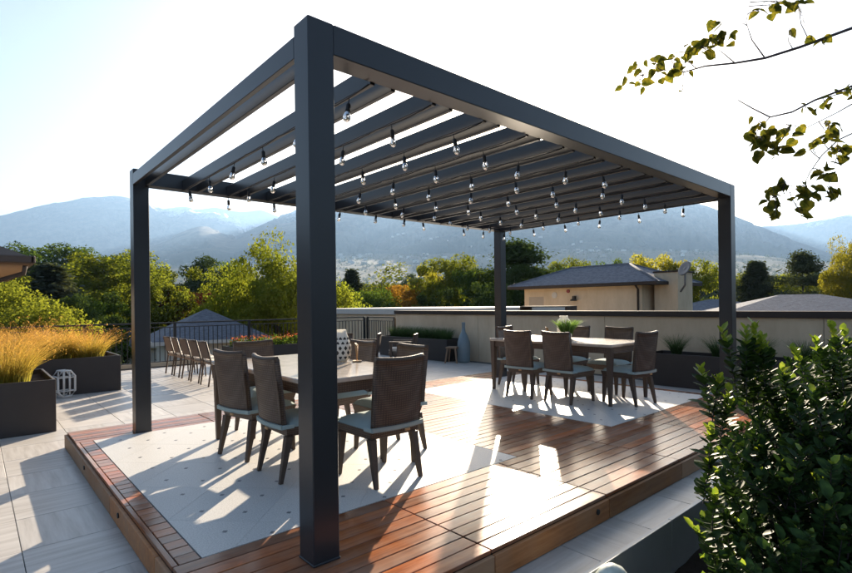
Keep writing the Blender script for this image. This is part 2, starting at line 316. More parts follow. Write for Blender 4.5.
# the building that carries the terrace
DX0, DX1, DY0, DY1 = -.525, 6.465, -.47, 4.30
T = .61; gap = .004
tm = {}
for key, mt in (('a', M['paver_x']), ('b', M['paver_y'])): tm[key] = MB().bbox(-T/2+gap/2, T/2-gap/2, -T/2+gap/2, T/2-gap/2, -.012, 0, .0025).mesh('paving_tile', mt)
spots = []
rest = MB()
for i in range(-23, 17):
    for j in range(-14, 22):
        x = 1.39+T*(i+.5); y = -.78+T*(j+.5)
        if x-T/2 < -14 or x+T/2 > 8.4 or y-T/2 < -9 or y+T/2 > 11.95: continue
        if x-T/2 > DX0+.03 and x+T/2 < DX1-.03 and y-T/2 > DY0+.03 and y+T/2 < DY1-.03: continue
        if x+T/2 > BX0+.05 and y < BY1: continue
        q = pix((x, y, TZ)); vis = q and -40 < q[0] < 892 and q[1] < 640
        spots.append((q[2] if vis else 1e6+abs(x)+abs(y), i, j, x, y))
spots.sort()
for n_, (d, i, j, x, y) in enumerate(spots):
    if n_ < 300 and d < 1e5: link('paving_tile', tm['a' if (i+j) % 2 else 'b'], terr, (x, y, TZ))
    else: rest.box(x-T/2+gap/2, x+T/2-gap/2, y-T/2+gap/2, y+T/2-gap/2, TZ-.011, TZ)
tag(rest.build('outer_paving', M['paver_x'], terr), kind='stuff')

# ------------------------------------------------------------------ deck
deck = empty('wooden_deck', (0, 0, TZ), 0, 'low reddish hardwood deck platform with two stone inlays under the pergola', 'deck')
def dk(o): o.location.z -= TZ; return o
IN1 = (-.38, 2.20, .49, 3.70); IN2 = (3.75, 6.32, .49, 3.70)
XS = [DX0, .79, 1.95, 3.10, 4.27, 5.40, DX1]
cache = {}
def board(x0, x1, y0, y1, mat='board'):
    g = .0035; L, W = round(x1-x0, 3), round(y1-y0, 3); key = (L, W, mat)
    if key not in cache: cache[key] = MB().bbox(-L/2+g*.6, L/2-g*.6, -W/2+g, W/2-g, -.022, 0, .003).mesh('board', M[mat])
    o = link('board', cache[key], deck, ((x0+x1)/2, (y0+y1)/2, -TZ+random.uniform(-.0012, .0012))); return o
dk(MB().box(DX0+.03, DX1-.03, DY0+.03, DY1-.03, TZ+.001, -.03).build('substructure', M['black'], deck))
def strip_x(y0, y1, n):
    wd = (y1-y0)/n
    for i in range(n):
        for a, b in zip(XS[:-1], XS[1:]): board(a+.002, b-.002, y0+i*wd, y0+(i+1)*wd)
strip_x(DY0, IN1[2], 9); strip_x(IN1[3], DY1, 6)
n = 31; wd = (IN1[3]-IN1[2])/n
for i in range(n):
    y0 = IN1[2]+i*wd
    board(IN1[1], IN2[0], y0, y0+wd)
    board(DX0+.035, IN1[0], y0, y0+wd); board(IN2[1], DX1-.035, y0, y0+wd)
for a, b in ((DX0, DX0+.035), (DX1-.035, DX1)):
    ys = [IN1[2]+(IN1[3]-IN1[2])*q/3 for q in range(4)]
    for c, d in zip(ys[:-1], ys[1:]): board(a, b, c, d, 'board_y')
FZ = .10
for a, b in zip(XS[:-1], XS[1:]):
    dk(MB().bbox(a+.003, b-.003, DY0-.022, DY0+.004, TZ+.004, -.024, .003).build('fascia_board', M['fascia'], deck))
    dk(MB().bbox(a+.003, b-.003, DY1-.004, DY1+.022, TZ+.004, -.024, .003).build('fascia_board', M['fascia'], deck))
for q in range(4):
    a = DY0+(DY1-DY0)*q/4; b = DY0+(DY1-DY0)*(q+1)/4
    for x in (DX0, DX1): dk(MB().bbox(x-.022 if x < 0 else x-.004, x+.004 if x < 0 else x+.022, a+.003, b-.003, TZ+.004, -.024, .003).build('fascia_board', M['fascia'], deck))
# screw heads / step-light studs on the fascia
for x, y, ax in ((1.80, DY0-.024, 'y'), (DX0-.024, 1.62, 'x'), (DX0-.024, 3.0, 'x'), (.2, DY0-.024, 'y')):
    b = MB()
    if ax == 'y': b.tube([(x, y-.006, -.07), (x, y+.004, -.07)], .018, 10)
    else: b.tube([(x-.006, y, -.07), (x+.004, y, -.07)], .018, 10)
    dk(b.build('stud', M['black'], deck))
def clip(poly, ax, lim, keep_less):
    out = []
    for i in range(len(poly)):
        p, q = poly[i], poly[(i+1) % len(poly)]; ip = (p[ax] <= lim) == keep_less or p[ax] == lim; iq = (q[ax] <= lim) == keep_less or q[ax] == lim
        if ip: out.append(p)
        if ip != iq: t = (lim-p[ax])/(q[ax]-p[ax]); out.append((p[0]+t*(q[0]-p[0]), p[1]+t*(q[1]-p[1])))
    return out
def area(p): return abs(sum(p[i][0]*p[(i+1) % len(p)][1]-p[(i+1) % len(p)][0]*p[i][1] for i in range(len(p))))/2
for (x0, x1, y0, y1), ox in ((IN1, 0.), (IN2, 4.13)):
    inl = dk(MB().box(x0+.002, x1-.002, y0+.002, y1-.002, -.029, -.012).build('stone_inlay', M['inlay'], deck))
    for iu in range(-12, 14):
        for iv in range(-12, 14):
            u0 = .75+.8*iu; v0 = .70+.8*iv; g = .0012    # u = x + y, v = y - x
            P = [((u-v)/2+ox, (u+v)/2) for u, v in ((u0+g, v0+g), (u0+.8-g, v0+g), (u0+.8-g, v0+.8-g), (u0+g, v0+.8-g))]
            for ax, lim, kl in ((0, x0+.004, False), (0, x1-.004, True), (1, y0+.004, False), (1, y1-.004, True)):
                P = clip(P, ax, lim, kl) if len(P) > 2 else []
            if len(P) > 2 and area(P) > .0008:
                if sum(P[i][0]*P[(i+1) % len(P)][1]-P[(i+1) % len(P)][0]*P[i][1] for i in range(len(P))) < 0: P = P[::-1]
                MB().prism(P, -.0115, .0005).build('tile', M['inlay'], inl)
    dots = MB()
    for iu in range(-24, 40):
        for iv in range(-24, 40):
            u = .55+.4*iu; v = .5+.4*iv; x = (u-v)/2+ox; y = (u+v)/2
            if x0+.03 < x < x1-.03 and y0+.03 < y < y1-.03: h = .017; dots.prism([(x-h, y), (x, y-h), (x+h, y), (x, y+h)], .0006, .0022)
    tag(dots.build('accent_dots', M['dot'], inl), kind='stuff')

# ------------------------------------------------------------------ pergola
PL, PW, PH, PS = 5.9366, 3.8584, 2.75, .1488
perg = empty('pergola', (0, 0, 0), 0, 'large dark steel pergola with four square posts and slatted roof over the deck', 'pergola')
for x, y in ((0, 0), (0, PW-PS), (PL-PS, 0), (PL-PS, PW-PS)):
    p = MB().bbox(x, x+PS, y, y+PS, .006, PH, .004).build('post', M['steel'], perg)
    MB().bbox(x-.004, x+PS+.004, y-.004, y+PS+.004, .0005, .012, .003).build('base_plate', M['steel'], p)
for y in (0, PW-PS):
    MB().bbox(PS+.001, PL-PS-.001, y+.0005, y+PS-.0005, 2.592, PH-.0006, .004).build('beam', M['steel'], perg)
NS = 13; PITCH = (PL-PS)/(NS-1)
sm = MB(); lw = .034; zb, zt = 2.582, 2.697; ya, yb = PS+.001, PW-PS-.001
sm.bbox(0, lw, ya, yb, zb, zt, .003)
slat_mesh = sm.mesh('roof_slat', M['steel'])
for i in range(NS):
    link('roof_slat', slat_mesh, perg, (i*PITCH, 0, 0)); link('roof_slat', slat_mesh, perg, (min(i*PITCH+.152, PL-lw) if i else PS-lw, 0, 0))

ORD = ['first', 'second', 'third', 'fourth', 'fifth', 'sixth', 'seventh', 'eighth', 'ninth', 'tenth', 'eleventh', 'twelfth']
# string lights: one run of cable along each slat
sock = MB().tube([(0, 0, .040), (0, 0, .0)], .0035, 5); sock.lathe([(.004, .002), (.013, 0), (.017, -.012), (.017, -.045), (.019, -.05), (.019, -.06), (.012, -.062)], 12); sock_me = sock.mesh('socket', M['black'])
glass_me = MB().lathe([(.0135, -.055), (.0165, -.066), (.0245, -.085), (.0275, -.102), (.0255, -.118), (.016, -.130), (.006, -.1345), (.0005, -.135)], 14).mesh('bulb', M['glass'])
fil_me = MB().lathe([(.004, -.056), (.0045, -.075), (.010, -.085), (.009, -.105), (.003, -.108)], 8).mesh('filament', M['filament'])
for i in range(NS):
    if i == 0: continue
    x = i*PITCH-.012; pts = []; bulbs = []; ph = random.uniform(.05, .5); y = ya+.02
    st = empty('string_light', (x, ya, 2.575), 0, ORD[i-1]+' festoon cable with clear bulbs under the pergola, counted from the golden grass side', 'string light', 'string lights under the pergola roof')
    nseg = 36
    for q in range(nseg+1):
        yy = (yb-ya)*q/nseg; sag = -.014*abs(math.sin(math.pi*q/6)); pts.append((random.uniform(-.002, .002), yy, sag))
    MB().tube(pts, .0052, 6).build('cable', M['black'], st)
    yy = ph
    while yy < (yb-ya)-.03:
        zz = -.012-random.uniform(.0, .01)
        so = link('socket', sock_me, st, (0, yy, zz-.034)); so.rotation_euler = (random.uniform(-.2, .2), random.uniform(-.2, .2), random.uniform(0, 3)); so.scale = (.88,)*3
        link('bulb', glass_me, so); link('filament', fil_me, so); yy += .61+random.uniform(-.03, .03)

# ------------------------------------------------------------------ dining furniture
def tapered(b, p0, p1, a0, a1):   # square tapered leg from p0 (bottom) to p1 (top)
    def sq(p, a): return [(p[0]-a, p[1]-a, p[2]), (p[0]+a, p[1]-a, p[2]), (p[0]+a, p[1]+a, p[2]), (p[0]-a, p[1]+a, p[2])]
    b.hexa(sq(p0, a0), sq(p1, a1)); return b
def grid_solid(fn, nu, nv, th):   # fn(u,v)->(p, normal)
    vs = []; fs = []; N = (nu+1)*(nv+1)
    for s_ in (-.5, .5):
        for i in range(nu+1):
            for j in range(nv+1):
                p, nn = fn(i/nu, j/nv); vs.append(np.array(p)+np.array(nn)*th*s_)
    def id_(s_, i, j): return s_*N+i*(nv+1)+j
    for i in range(nu):
        for j in range(nv):
            fs.append((id_(0, i, j), id_(0, i+1, j), id_(0, i+1, j+1), id_(0, i, j+1))); fs.append((id_(1, i, j), id_(1, i, j+1), id_(1, i+1, j+1), id_(1, i+1, j)))
    for i in range(nu):
        for j in (0, nv): fs.append((id_(0, i, j), id_(1, i, j), id_(1, i+1, j), id_(0, i+1, j)))
    for j in range(nv):
        for i in (0, nu): fs.append((id_(0, i, j), id_(0, i, j+1), id_(1, i, j+1), id_(1, i, j)))
    return vs, fs
def make_chair():   # faces +Y; origin on the floor under the seat centre
    r_ = empty('dining_chair')
    def back(u, v):
        x = (u-.5)*(.425+.01*v); z = .40+.50*v+.012*(2*u-1)**2*v; y = -.225-.055*v**1.2-.030*(1-(2*u-1)**2); return (x, y, z), (0, -1, 0)
    b = MB(); b.add(*grid_solid(back, 14, 10, .042), True); o = b.build('backrest', M['wicker'], r_)
    e = MB(); top = [np.array(back(u, 1)[0])+np.array((0, 0, .004)) for u in np.linspace(0, 1, 15)]; e.tube([tuple(p) for p in top], .020, 6); e.build('top_roll', M['wicker_leg'], o)
    s_ = MB(); s_.hexa([(-.205, -.20, .335), (.205, -.20, .335), (.215, .225, .335), (-.215, .225, .335)], [(-.225, -.215, .405), (.225, -.215, .405), (.235, .24, .405), (-.235, .24, .405)]); s_.build('seat', M['wicker'], r_)
    c = MB(); nx = 8
    def cush(u, v):
        x = (u-.5)*.455; y = -.19+v*.42; ed = min(1, 6*min(u, 1-u, v, 1-v)); return (x, y, .412+.045*math.sqrt(ed)+.012*math.sin(math.pi*u)*math.sin(math.pi*v)), (0, 0, 1)
    vs = []; fs = []; n_ = 17
    for i in range(n_):
        for j in range(n_): vs.append(cush(i/(n_-1), j/(n_-1))[0])
    for i in range(n_-1):
        for j in range(n_-1): fs.append((i*n_+j, (i+1)*n_+j, (i+1)*n_+j+1, i*n_+j+1))
    c.add(vs, fs, True); c.box(-.2275, .2275, -.19, .23, .4055, .4118); cu = c.build('cushion', M['cushion'], r_)
    band = MB(); sec = []
    def bnd(u, v): x = (u-.5)*.475; y = -.252-.030*(1-(2*u-1)**2); return (x, y, .398+.032*v), (0, -1, 0)
    band.add(*grid_solid(bnd, 14, 2, .012), True)
    for sx in (-1, 1): band.bbox(sx*.238-.006, sx*.238+.006, -.25, -.16, .400, .430, .003)
    band.build('cushion_strap', M['cushion'], cu)
    MB().bbox(.03, .075, -.302, -.289, .380, .398, .003).build('buckle', M['rattan'], cu)
    for sx in (-1, 1):
        tapered(MB(), (sx*.215, .215, 0), (sx*.200, .195, .336), .0135, .027).build('leg', M['wicker_leg'], r_)
        tapered(MB(), (sx*.205, -.255, 0), (sx*.192, -.185, .336), .0135, .027).build('leg', M['wicker_leg'], r_)
    return r_
chair0 = make_chair(); first = [True]
def chair(x, y, rz, label, group):
    global chair0
    if first[0]: o = chair0; first[0] = False
    else: o = copy_tree(chair0)
    o.location = (x, y, .0025); o.rotation_euler = (0, 0, rz); tag(o, label, 'chair', group); return o
def table(x0, x1, y0, y1, label):
    cx, cy = (x0+x1)/2, (y0+y1)/2; t = empty('dining_table', (cx, cy, .0025), 0, label, 'table', 'dining tables on the deck'); hx, hy = (x1-x0)/2, (y1-y0)/2
    MB().bbox(-hx, hx, -hy, hy, .735, .77, .006).build('tabletop', M['tabletop'], t)
    b = MB(); i = .03; b.box(-hx+i, hx-i, -hy+i, -hy+i+.03, .655, .7345); b.box(-hx+i, hx-i, hy-i-.03, hy-i, .655, .7345); b.box(-hx+i, -hx+i+.03, -hy+i+.0305, hy-i-.0305, .655, .7345); b.box(hx-i-.03, hx-i, -hy+i+.0305, hy-i-.0305, .655, .7345); b.build('apron', M['wicker'], t)
    for sx in (-1, 1):
        for sy in (-1, 1): tapered(MB(), (sx*(hx-.045), sy*(hy-.045), 0), (sx*(hx-.048), sy*(hy-.048), .734), .018, .038).build('leg', M['wicker_leg'], t)
    return t
H = math.pi/2
GA, GB = 'wicker chairs around the table with the perforated lantern', 'wicker chairs around the table with the potted plant'
table(.50, 1.52, .94, 2.92, 'rectangular wicker dining table carrying the white perforated ceramic lantern')
chair(.66, 2.19, -H+.20, 'brown wicker chair, lantern table side facing the golden grass, away from the front post', GA)
chair(.68, 1.44, -H-.03, 'brown wicker chair, lantern table side facing the golden grass, next to the front post', GA)
chair(1.07, .93, .0, 'brown wicker chair at the lantern table end near the open front deck edge', GA)
chair(1.53, 2.20, H+.03, 'brown wicker chair, lantern table side facing the other table, away from the front edge', GA)
chair(1.55, 1.43, H-.04, 'brown wicker chair, lantern table side facing the other table, close to the front edge', GA)
chair(1.02, 2.86, math.pi, 'brown wicker chair at the lantern table end towards the black railing', GA)
table(4.65, 5.67, .98, 2.98, 'rectangular wicker dining table carrying the green potted plant, beside the stucco wall')
chair(4.63, 2.22, -H+.06, 'brown wicker chair, potted plant table side facing the lantern table, away from the front edge', GB)
chair(4.68, 1.60, -H-.05, 'brown wicker chair, potted plant table side facing the lantern table, near the front edge', GB)
chair(5.13, 1.02, -.12, 'brown wicker chair at the potted plant table end near the front deck edge', GB)
chair(5.72, 1.60, H, 'brown wicker chair, potted plant table side facing the stucco wall, near the front edge', GB)
chair(5.72, 2.30, H+.05, 'brown wicker chair, potted plant table side facing the stucco wall, away from the front edge', GB)
chair(5.30, 2.93, math.pi+.1, 'brown wicker chair at the potted plant table end towards the black railing', GB)

# table ornaments
def lantern(x, y, z, s_, label):
    t = empty('ceramic_lantern', (x, y, z), 0, label, 'lantern')
    prof = [(.05, 0), (.085, .02), (.105, .09), (.10, .17), (.075, .25), (.055, .30), (.05, .34)]
    b = MB().lathe([(r_*s_, h*s_) for r_, h in prof], 24); b.lathe([(r_*s_*.93, h*s_) for r_, h in prof[::-1]], 24); body = b.build('body', M['alabaster'], t)
    for i in range(5):
        h = .05+i*.048; rr = np.interp(h, [q[1] for q in prof], [q[0] for q in prof])
        for kk in range(11):
            a = 2*math.pi*(kk+.5*(i % 2))/11; nn = Vector((math.cos(a), math.sin(a), 0)); p = nn*(rr*s_+.0012); p.z = h*s_
            tb = nn.cross(Vector((0, 0, 1))); d = .019*s_
            MB().add([p+tb*d, p+Vector((0, 0, d*1.3)), p-tb*d, p-Vector((0, 0, d*1.3))], [(0, 1, 2, 3)]).build('perforation', M['black'], body)
    return t
lantern(1.36, 1.90, .7735, .88, 'white ceramic lantern pierced with dark holes, on the dining table')
def cone_basket(x, y, z, label, tilt):
    t = empty('rattan_fan', (x, y, z), tilt, label, 'basket')
    b = MB(); ns = 14
    for q in range(ns):
        a = -.55+1.1*q/(ns-1); b.tube([(0, 0, .004), (.09*math.sin(a)*1.25, .02*math.cos(a*3), .17*math.cos(a)*1.0+.002)], .0042, 5)
    b.build('ribs', M['rattan'], t)
    MB().tube([(.09*math.sin(a)*1.25, .02*math.cos(a*3), .17*math.cos(a)) for a in np.linspace(-.55, .55, 15)], .007, 6).build('rim', M['rattan'], t)
    MB().bbox(-.045, .045, -.04, .04, 0.0002, .012, .003).build('foot', M['rattan'], t)
cone_basket(1.44, 1.76, .7735, 'honey coloured rattan fan ornament beside the perforated ceramic lantern', .9)
cone_basket(5.07, 2.22, .7735, 'honey coloured rattan fan ornament beside the potted plant', .4)
def blades(n, rad, h, wdt, lean, seed, curve=1.0):
    g = np.random.default_rng(seed); vs = []; fs = []
    a = g.uniform(0, 2*math.pi, n); rr = rad*np.sqrt(g.uniform(0, 1, n)); hh = h*g.uniform(.55, 1.05, n); an = a+g.normal(0, .7, n); le = lean*g.uniform(.25, 1, n); w_ = wdt*g.uniform(.6, 1.2, n); ta = g.uniform(0, math.pi, n)
    ns = 5; V = np.zeros((n, ns, 2, 3))
    for i in range(ns):
        t = i/(ns-1); off = le*t**(1+curve)*hh; px_ = rr*np.cos(a)+off*np.cos(an); py_ = rr*np.sin(a)+off*np.sin(an); pz = hh*t*(1-.18*le*t)
        ww = w_*(1-t*.85)
        for s_, sg in ((0, -1), (1, 1)): V[:, i, s_, 0] = px_+sg*ww*np.cos(ta); V[:, i, s_, 1] = py_+sg*ww*np.sin(ta); V[:, i, s_, 2] = pz
    idx = np.arange(n)[:, None]*ns*2+np.arange(ns-1)[None]*2; F_ = np.stack([idx, idx+1, idx+3, idx+2], -1).reshape(-1, 4)
    return V.reshape(-1, 3), F_
pp = empty('potted_plant', (5.27, 2.02, .7735), 0, 'low leafy green plant in a small pot on the table by the stucco wall', 'plant')
MB().lathe([(.055, 0), (.075, .075), (.08, .08), (.07, .08), (.065, .07), (.0, .07)], 20).build('pot', M['white'], pp)
v, f_ = blades(420, .075, .24, .009, .9, 5, .6); v[:, 2] += .06; M['table_plant'] = grass_mat('table_plant', (.06, .12, .02), (.13, .24, .04), (.20, .30, .06)); link('foliage', npmesh('foliage', v, f_, M['table_plant']), pp)
wv = empty('white_jar', (5.42, 2.17, .7735), 0, 'glowing white ceramic jar behind the potted plant', 'jar')
MB().lathe([(0, 0), (.08, 0), (.10, .03), (.105, .20), (.09, .27), (.06, .30), (.062, .33), (.05, .33), (.048, .30)], 24).build('body', M['alabaster'], wv)

# ------------------------------------------------------------------ terrace furniture by the railing
def make_side_chair():
    r_ = empty('side_chair')
    for sx in (-1, 1):
        MB().tube([(sx*.20, -.26, 0), (sx*.20, -.20, .42), (sx*.20, -.30, .82)], [.016, .018, .015], 6).build('rear_leg', M['wicker_leg'], r_)
        MB().tube([(sx*.20, .22, 0), (sx*.20, .20, .42)], [.014, .018], 6).build('leg', M['wicker_leg'], r_)
    MB().bbox(-.22, .22, -.21, .23, .395, .43, .006).build('seat', M['teak'], r_)
    MB().bbox(-.21, .21, -.19, .22, .4305, .475, .014).build('cushion', M['cream'], r_)
    b = MB(); b.hexa([(-.185, -.235, .50), (.185, -.235, .50), (.185, -.22, .50), (-.185, -.22, .50)], [(-.185, -.305, .80), (.185, -.305, .80), (.185, -.29, .80), (-.185, -.29, .80)]); b.build('backrest', M['mesh_tan'], r_)
    MB().tube([(-.2, -.30, .815), (.2, -.30, .815)], .017, 6).build('top_rail', M['wicker_leg'], r_); return r_
s0 = make_side_chair()
for i, y in enumerate((9.95, 9.37, 8.78, 8.20, 7.62)):
    o = s0 if i == 0 else copy_tree(s0); o.location = (2.22, y, TZ+.0025); o.rotation_euler = (0, 0, -H+random.uniform(-.05, .05))
    tag(o, ORD[i]+' slim brown chair of the row before the pale house roof, counted from the railing', 'chair', 'row of slim chairs by the railing')
def make_lounge():
    r_ = empty('armchair')
    MB().add(*grid_solid(lambda u, v: (((u-.5)*.60, -.27-.05*v-.03*(1-(2*u-1)**2), .30+.46*v), (0, -1, 0)), 10, 6, .05), True).build('backrest', M['wicker'], r_)
    MB().bbox(-.29, .29, -.25, .30, .26, .34, .012).build('seat', M['wicker'], r_); MB().bbox(-.26, .26, -.20, .29, .3405, .43, .03).build('cushion', M['cream'], r_)
    for sx in (-1, 1):
        a = MB().bbox(sx*.315-.03, sx*.315+.03, -.27, .28, .55, .595, .010).build('armrest', M['wicker_leg'], r_)
        MB().bbox(sx*.315-.018, sx*.315+.018, .20, .26, 0, .5495, .004).build('leg', M['wicker_leg'], r_); MB().bbox(sx*.315-.018, sx*.315+.018, -.26, -.20, 0, .5495, .004).build('leg', M['wicker_leg'], r_)
    return r_
l0 = make_lounge()
for i, (px, d, rz, lb) in enumerate(((402, 12.4, .75, 'brown wicker armchair beside the green grass planter along the stucco wall'), (366, 12.8, .85, 'brown wicker armchair between two others near the end of the stucco wall'), (338, 12.6, 2.4, 'brown wicker armchair of the lounge group, closest to the red flowers'))):
    p = at(px, 300, d); o = l0 if i == 0 else copy_tree(l0); o.location = (p[0], p[1], TZ+.0025); o.rotation_euler = (0, 0, rz); tag(o, lb, 'armchair', 'wicker armchairs near the end of the stucco wall')
p = at(408, 300, 11.6)
sdt = empty('side_table', (p[0], p[1], TZ+.0025), 0, 'small round dark side table in front of the wicker armchairs', 'table')
MB().lathe([(0, .50), (.26, .50), (.26, .53), (0, .53)], 24).build('tabletop', M['wicker_leg'], sdt)
for q in range(3): a = q*2.094; MB().tube([(.2*math.cos(a), .2*math.sin(a), 0), (.1*math.cos(a), .1*math.sin(a), .499)], .014, 6).build('leg', M['wicker_leg'], sdt)

# ------------------------------------------------------------------ planters
def planter(name, x0, x1, y0, y1, h, label, mat='planter', rim=.03, group=None):
    t = empty(name, ((x0+x1)/2, (y0+y1)/2, TZ+.0005), 0, label, 'planter', group); hx, hy = (x1-x0)/2, (y1-y0)/2; th = rim
    for nm, a in (('side_panel', (-hx, hx, -hy, -hy+th)), ('side_panel', (-hx, hx, hy-th, hy)), ('side_panel', (-hx, -hx+th, -hy+th+.0005, hy-th-.0005)), ('side_panel', (hx-th, hx, -hy+th+.0005, hy-th-.0005))):
        MB().bbox(*a, 0, h, .004).build(nm, M[mat], t)
    b = MB(); nx, ny = 14, 8; g = [[(-hx+th+.001+(2*hx-2*th-.002)*i/nx, -hy+th+.001+(2*hy-2*th-.002)*j/ny, h-.07+random.uniform(-.012, .012)) for j in range(ny+1)] for i in range(nx+1)]
    b.add([p for r_ in g for p in r_], [(i*(ny+1)+j, (i+1)*(ny+1)+j, (i+1)*(ny+1)+j+1, i*(ny+1)+j+1) for i in range(nx) for j in range(ny)], True); b.build('soil', M['soil'], t)
    return t
def leafcloud(P, size, g, aspect=.6, droop=0., out=None):
    n_ = len(P); nrm = g.normal(size=(n_, 3))*(1 if out is None else .6); nrm[:, 2] += droop
    if out is not None: nrm += out
    nrm /= np.linalg.norm(nrm, axis=1)[:, None]; t = np.cross(nrm, g.normal(size=(n_, 3))); t /= np.linalg.norm(t, axis=1)[:, None]; b = np.cross(nrm, t)
    s_ = (size*g.uniform(.6, 1.3, n_))[:, None]; V = np.stack([P-t*s_*.5, P+b*s_*.5*aspect+t*s_*.05, P+t*s_*.5, P-b*s_*.5*aspect+t*s_*.05], 1).reshape(-1, 3)
    return V, np.arange(n_*4).reshape(-1, 4)
GOLD = 'golden ornamental grasses in the dark planters'
def grass(x, y, z, n_, rad, h, wdt, lean, seed, mat, label, group):
    v, f_ = blades(n_, rad, h, wdt, lean, seed); t = empty('ornamental_grass', (x, y, z), 0, label, 'grass plant', group)
    if mat == 'gold_grass':   # a few stray, longer stalks with feathery ends
        v2, f2 = blades(n_//3, rad*1.1, h*1.22, wdt*.7, lean*1.25, seed+500, .7); v = np.concatenate([v, v2]); f_ = np.concatenate([f_, f2+len(v)-len(v2)])
        g = np.random.default_rng(seed); tips = v2.reshape(-1, 5, 2, 3)[:, 3:, :, :].mean(2).reshape(-1, 3); tips = np.repeat(tips, 3, 0)+g.normal(size=(len(tips)*3, 3))*.014; v3, f3 = leafcloud(tips, .022, g, .3); link('plumes', npmesh('plumes', v3, f3, M['plume']), t)
    link('blades', npmesh('blades', v, f_, M[mat]), t)
    return t
M['plume'] = leaf_mat('grass_plume', (.34, .18, .06), (.50, .28, .10), (.60, .38, .16), .5, .6, 6)
planter('planter', -2.6, -.52, 5.25, 6.75, .62, 'dark metal planter of golden grass standing closest to the deck corner')
for i, (x, y) in enumerate(((-.95, 5.65), (-1.0, 6.3), (-1.6, 5.65), (-1.65, 6.3), (-2.25, 5.95))): grass(x, y, TZ+.55, 560, .20, .60+.1*(i % 2), .0052, 1.0, 20+i, 'gold_grass', 'bushy golden ornamental grass in the planter closest to the deck corner', GOLD)
planter('planter', -1.6, .72, 8.22, 9.45, .62, 'dark metal planter of golden grass standing against the black railing side')
for i, (x, y) in enumerate(((.32, 8.65), (-.15, 8.75), (-.62, 8.65), (-1.1, 8.8), (.1, 9.15), (-.5, 9.15))): grass(x, y, TZ+.55, 480, .19, .50+.09*(i % 2), .0058, 1.0, 40+i, 'gold_grass', 'golden ornamental grass with orange tips in the planter beside the whitewashed lantern', GOLD)
GW = 'green grass tufts along the stucco wall'
planter('planter', 7.72, 8.34, 7.15, 10.0, .56, 'long dark planter of green grass by the blue-grey vase')
for i in range(12): grass(8.02+random.uniform(-.1, .1), 7.38+i*.215, TZ+.49, 420, .12, .38, .004, .7, 60+i, 'green_grass', 'dark green grass tuft in the planter by the blue-grey vase', GW)
planter('planter', 7.72, 8.34, -.6, 2.02, .56, 'long dark planter of green grass behind the potted plant table')
for i, y in enumerate((1.62, .95, .35, -.25)): grass(8.02, y, TZ+.49, 420, .07, .42, .004, .8, 80+i, 'green_grass', 'spiky green grass tuft in the planter behind the potted plant table', GW)
fp = planter('planter', 3.55, 6.1, 10.3, 11.1, .46, 'low planter of red and orange flowers in front of the railing')
g0 = np.random.default_rng(3)
M['petal'] = leaf_mat('flower_petal', (.30, .04, .03), (.42, .10, .05), (.48, .26, .16), .3, .5, 5)
for i in range(16):
    x = 3.7+i*.155; y = 10.7+random.uniform(-.25, .25); t = empty('flower', (x, y, TZ+.40), 0, 'red-orange flowering plant in the low planter before the railing', 'flower', 'flowers in the low planter')
    P = g0.normal(size=(140, 3))*(.09, .1, .06)+(0, 0, .14); v, f_ = leafcloud(P, .05, g0); link('foliage', npmesh('foliage', v, f_, M['lf_green']), t)
    P = g0.normal(size=(20, 3))*(.09, .1, .04)+(0, 0, .25); v, f_ = leafcloud(P, .045, g0, .9); link('blossom', npmesh('blossom', v, f_, M['petal']), t)
# whitewashed lantern by the planter
ln = empty('garden_lantern', (-.14, 8.03, TZ+.0025), .3, 'whitewashed wooden cage lantern standing by the golden grass planter', 'lantern')
oc = [(-.06, .0), (.06, .0), (.125, .085), (.125, .33), (.06, .42), (-.06, .42), (-.125, .33), (-.125, .085)]
for yy in (-.09, .09):
    MB().tube([(x, yy, z+.018) for x, z in oc+oc[:1]], .017, 6).build('frame', M['whitewash'], ln)
    for x in (-.045, .045): MB().tube([(x, yy, .03), (x, yy, .43)], .011, 6).build('bar', M['whitewash'], ln)
    for z in (.11, .33): MB().tube([(-.12, yy, z), (.12, yy, z)], .010, 6).build('bar', M['whitewash'], ln)
for x, z in oc: MB().tube([(x, -.09, z+.018), (x, .09, z+.018)], .012, 6).build('cross_bar', M['whitewash'], ln)
# tall vase and stool by the wall
vs_ = empty('floor_vase', (7.95, 6.78, TZ+.0025), 0, 'tall blue-grey bottle-necked floor vase beside the stucco wall', 'vase'); vs_.scale = (.82, .82, .98)
MB().lathe([(0, 0), (.17, 0), (.19, .05), (.20, .30), (.19, .52), (.13, .68), (.065, .78), (.05, .88), (.052, .98), (.06, 1.02), (.045, 1.02), (.038, .95)], 28).build('body', M['vase'], vs_)
sl = empty('wooden_stool', (7.70, 6.92, TZ+.0025), .5, 'small dark wooden stool standing by the floor vase', 'stool')
MB().bbox(-.14, .14, -.14, .14, .36, .40, .006).build('seat', M['teak'], sl)
for sx in (-1, 1):
    for sy in (-1, 1): tapered(MB(), (sx*.15, sy*.15, 0), (sx*.10, sy*.10, .359), .016, .02).build('leg', M['teak'], sl)

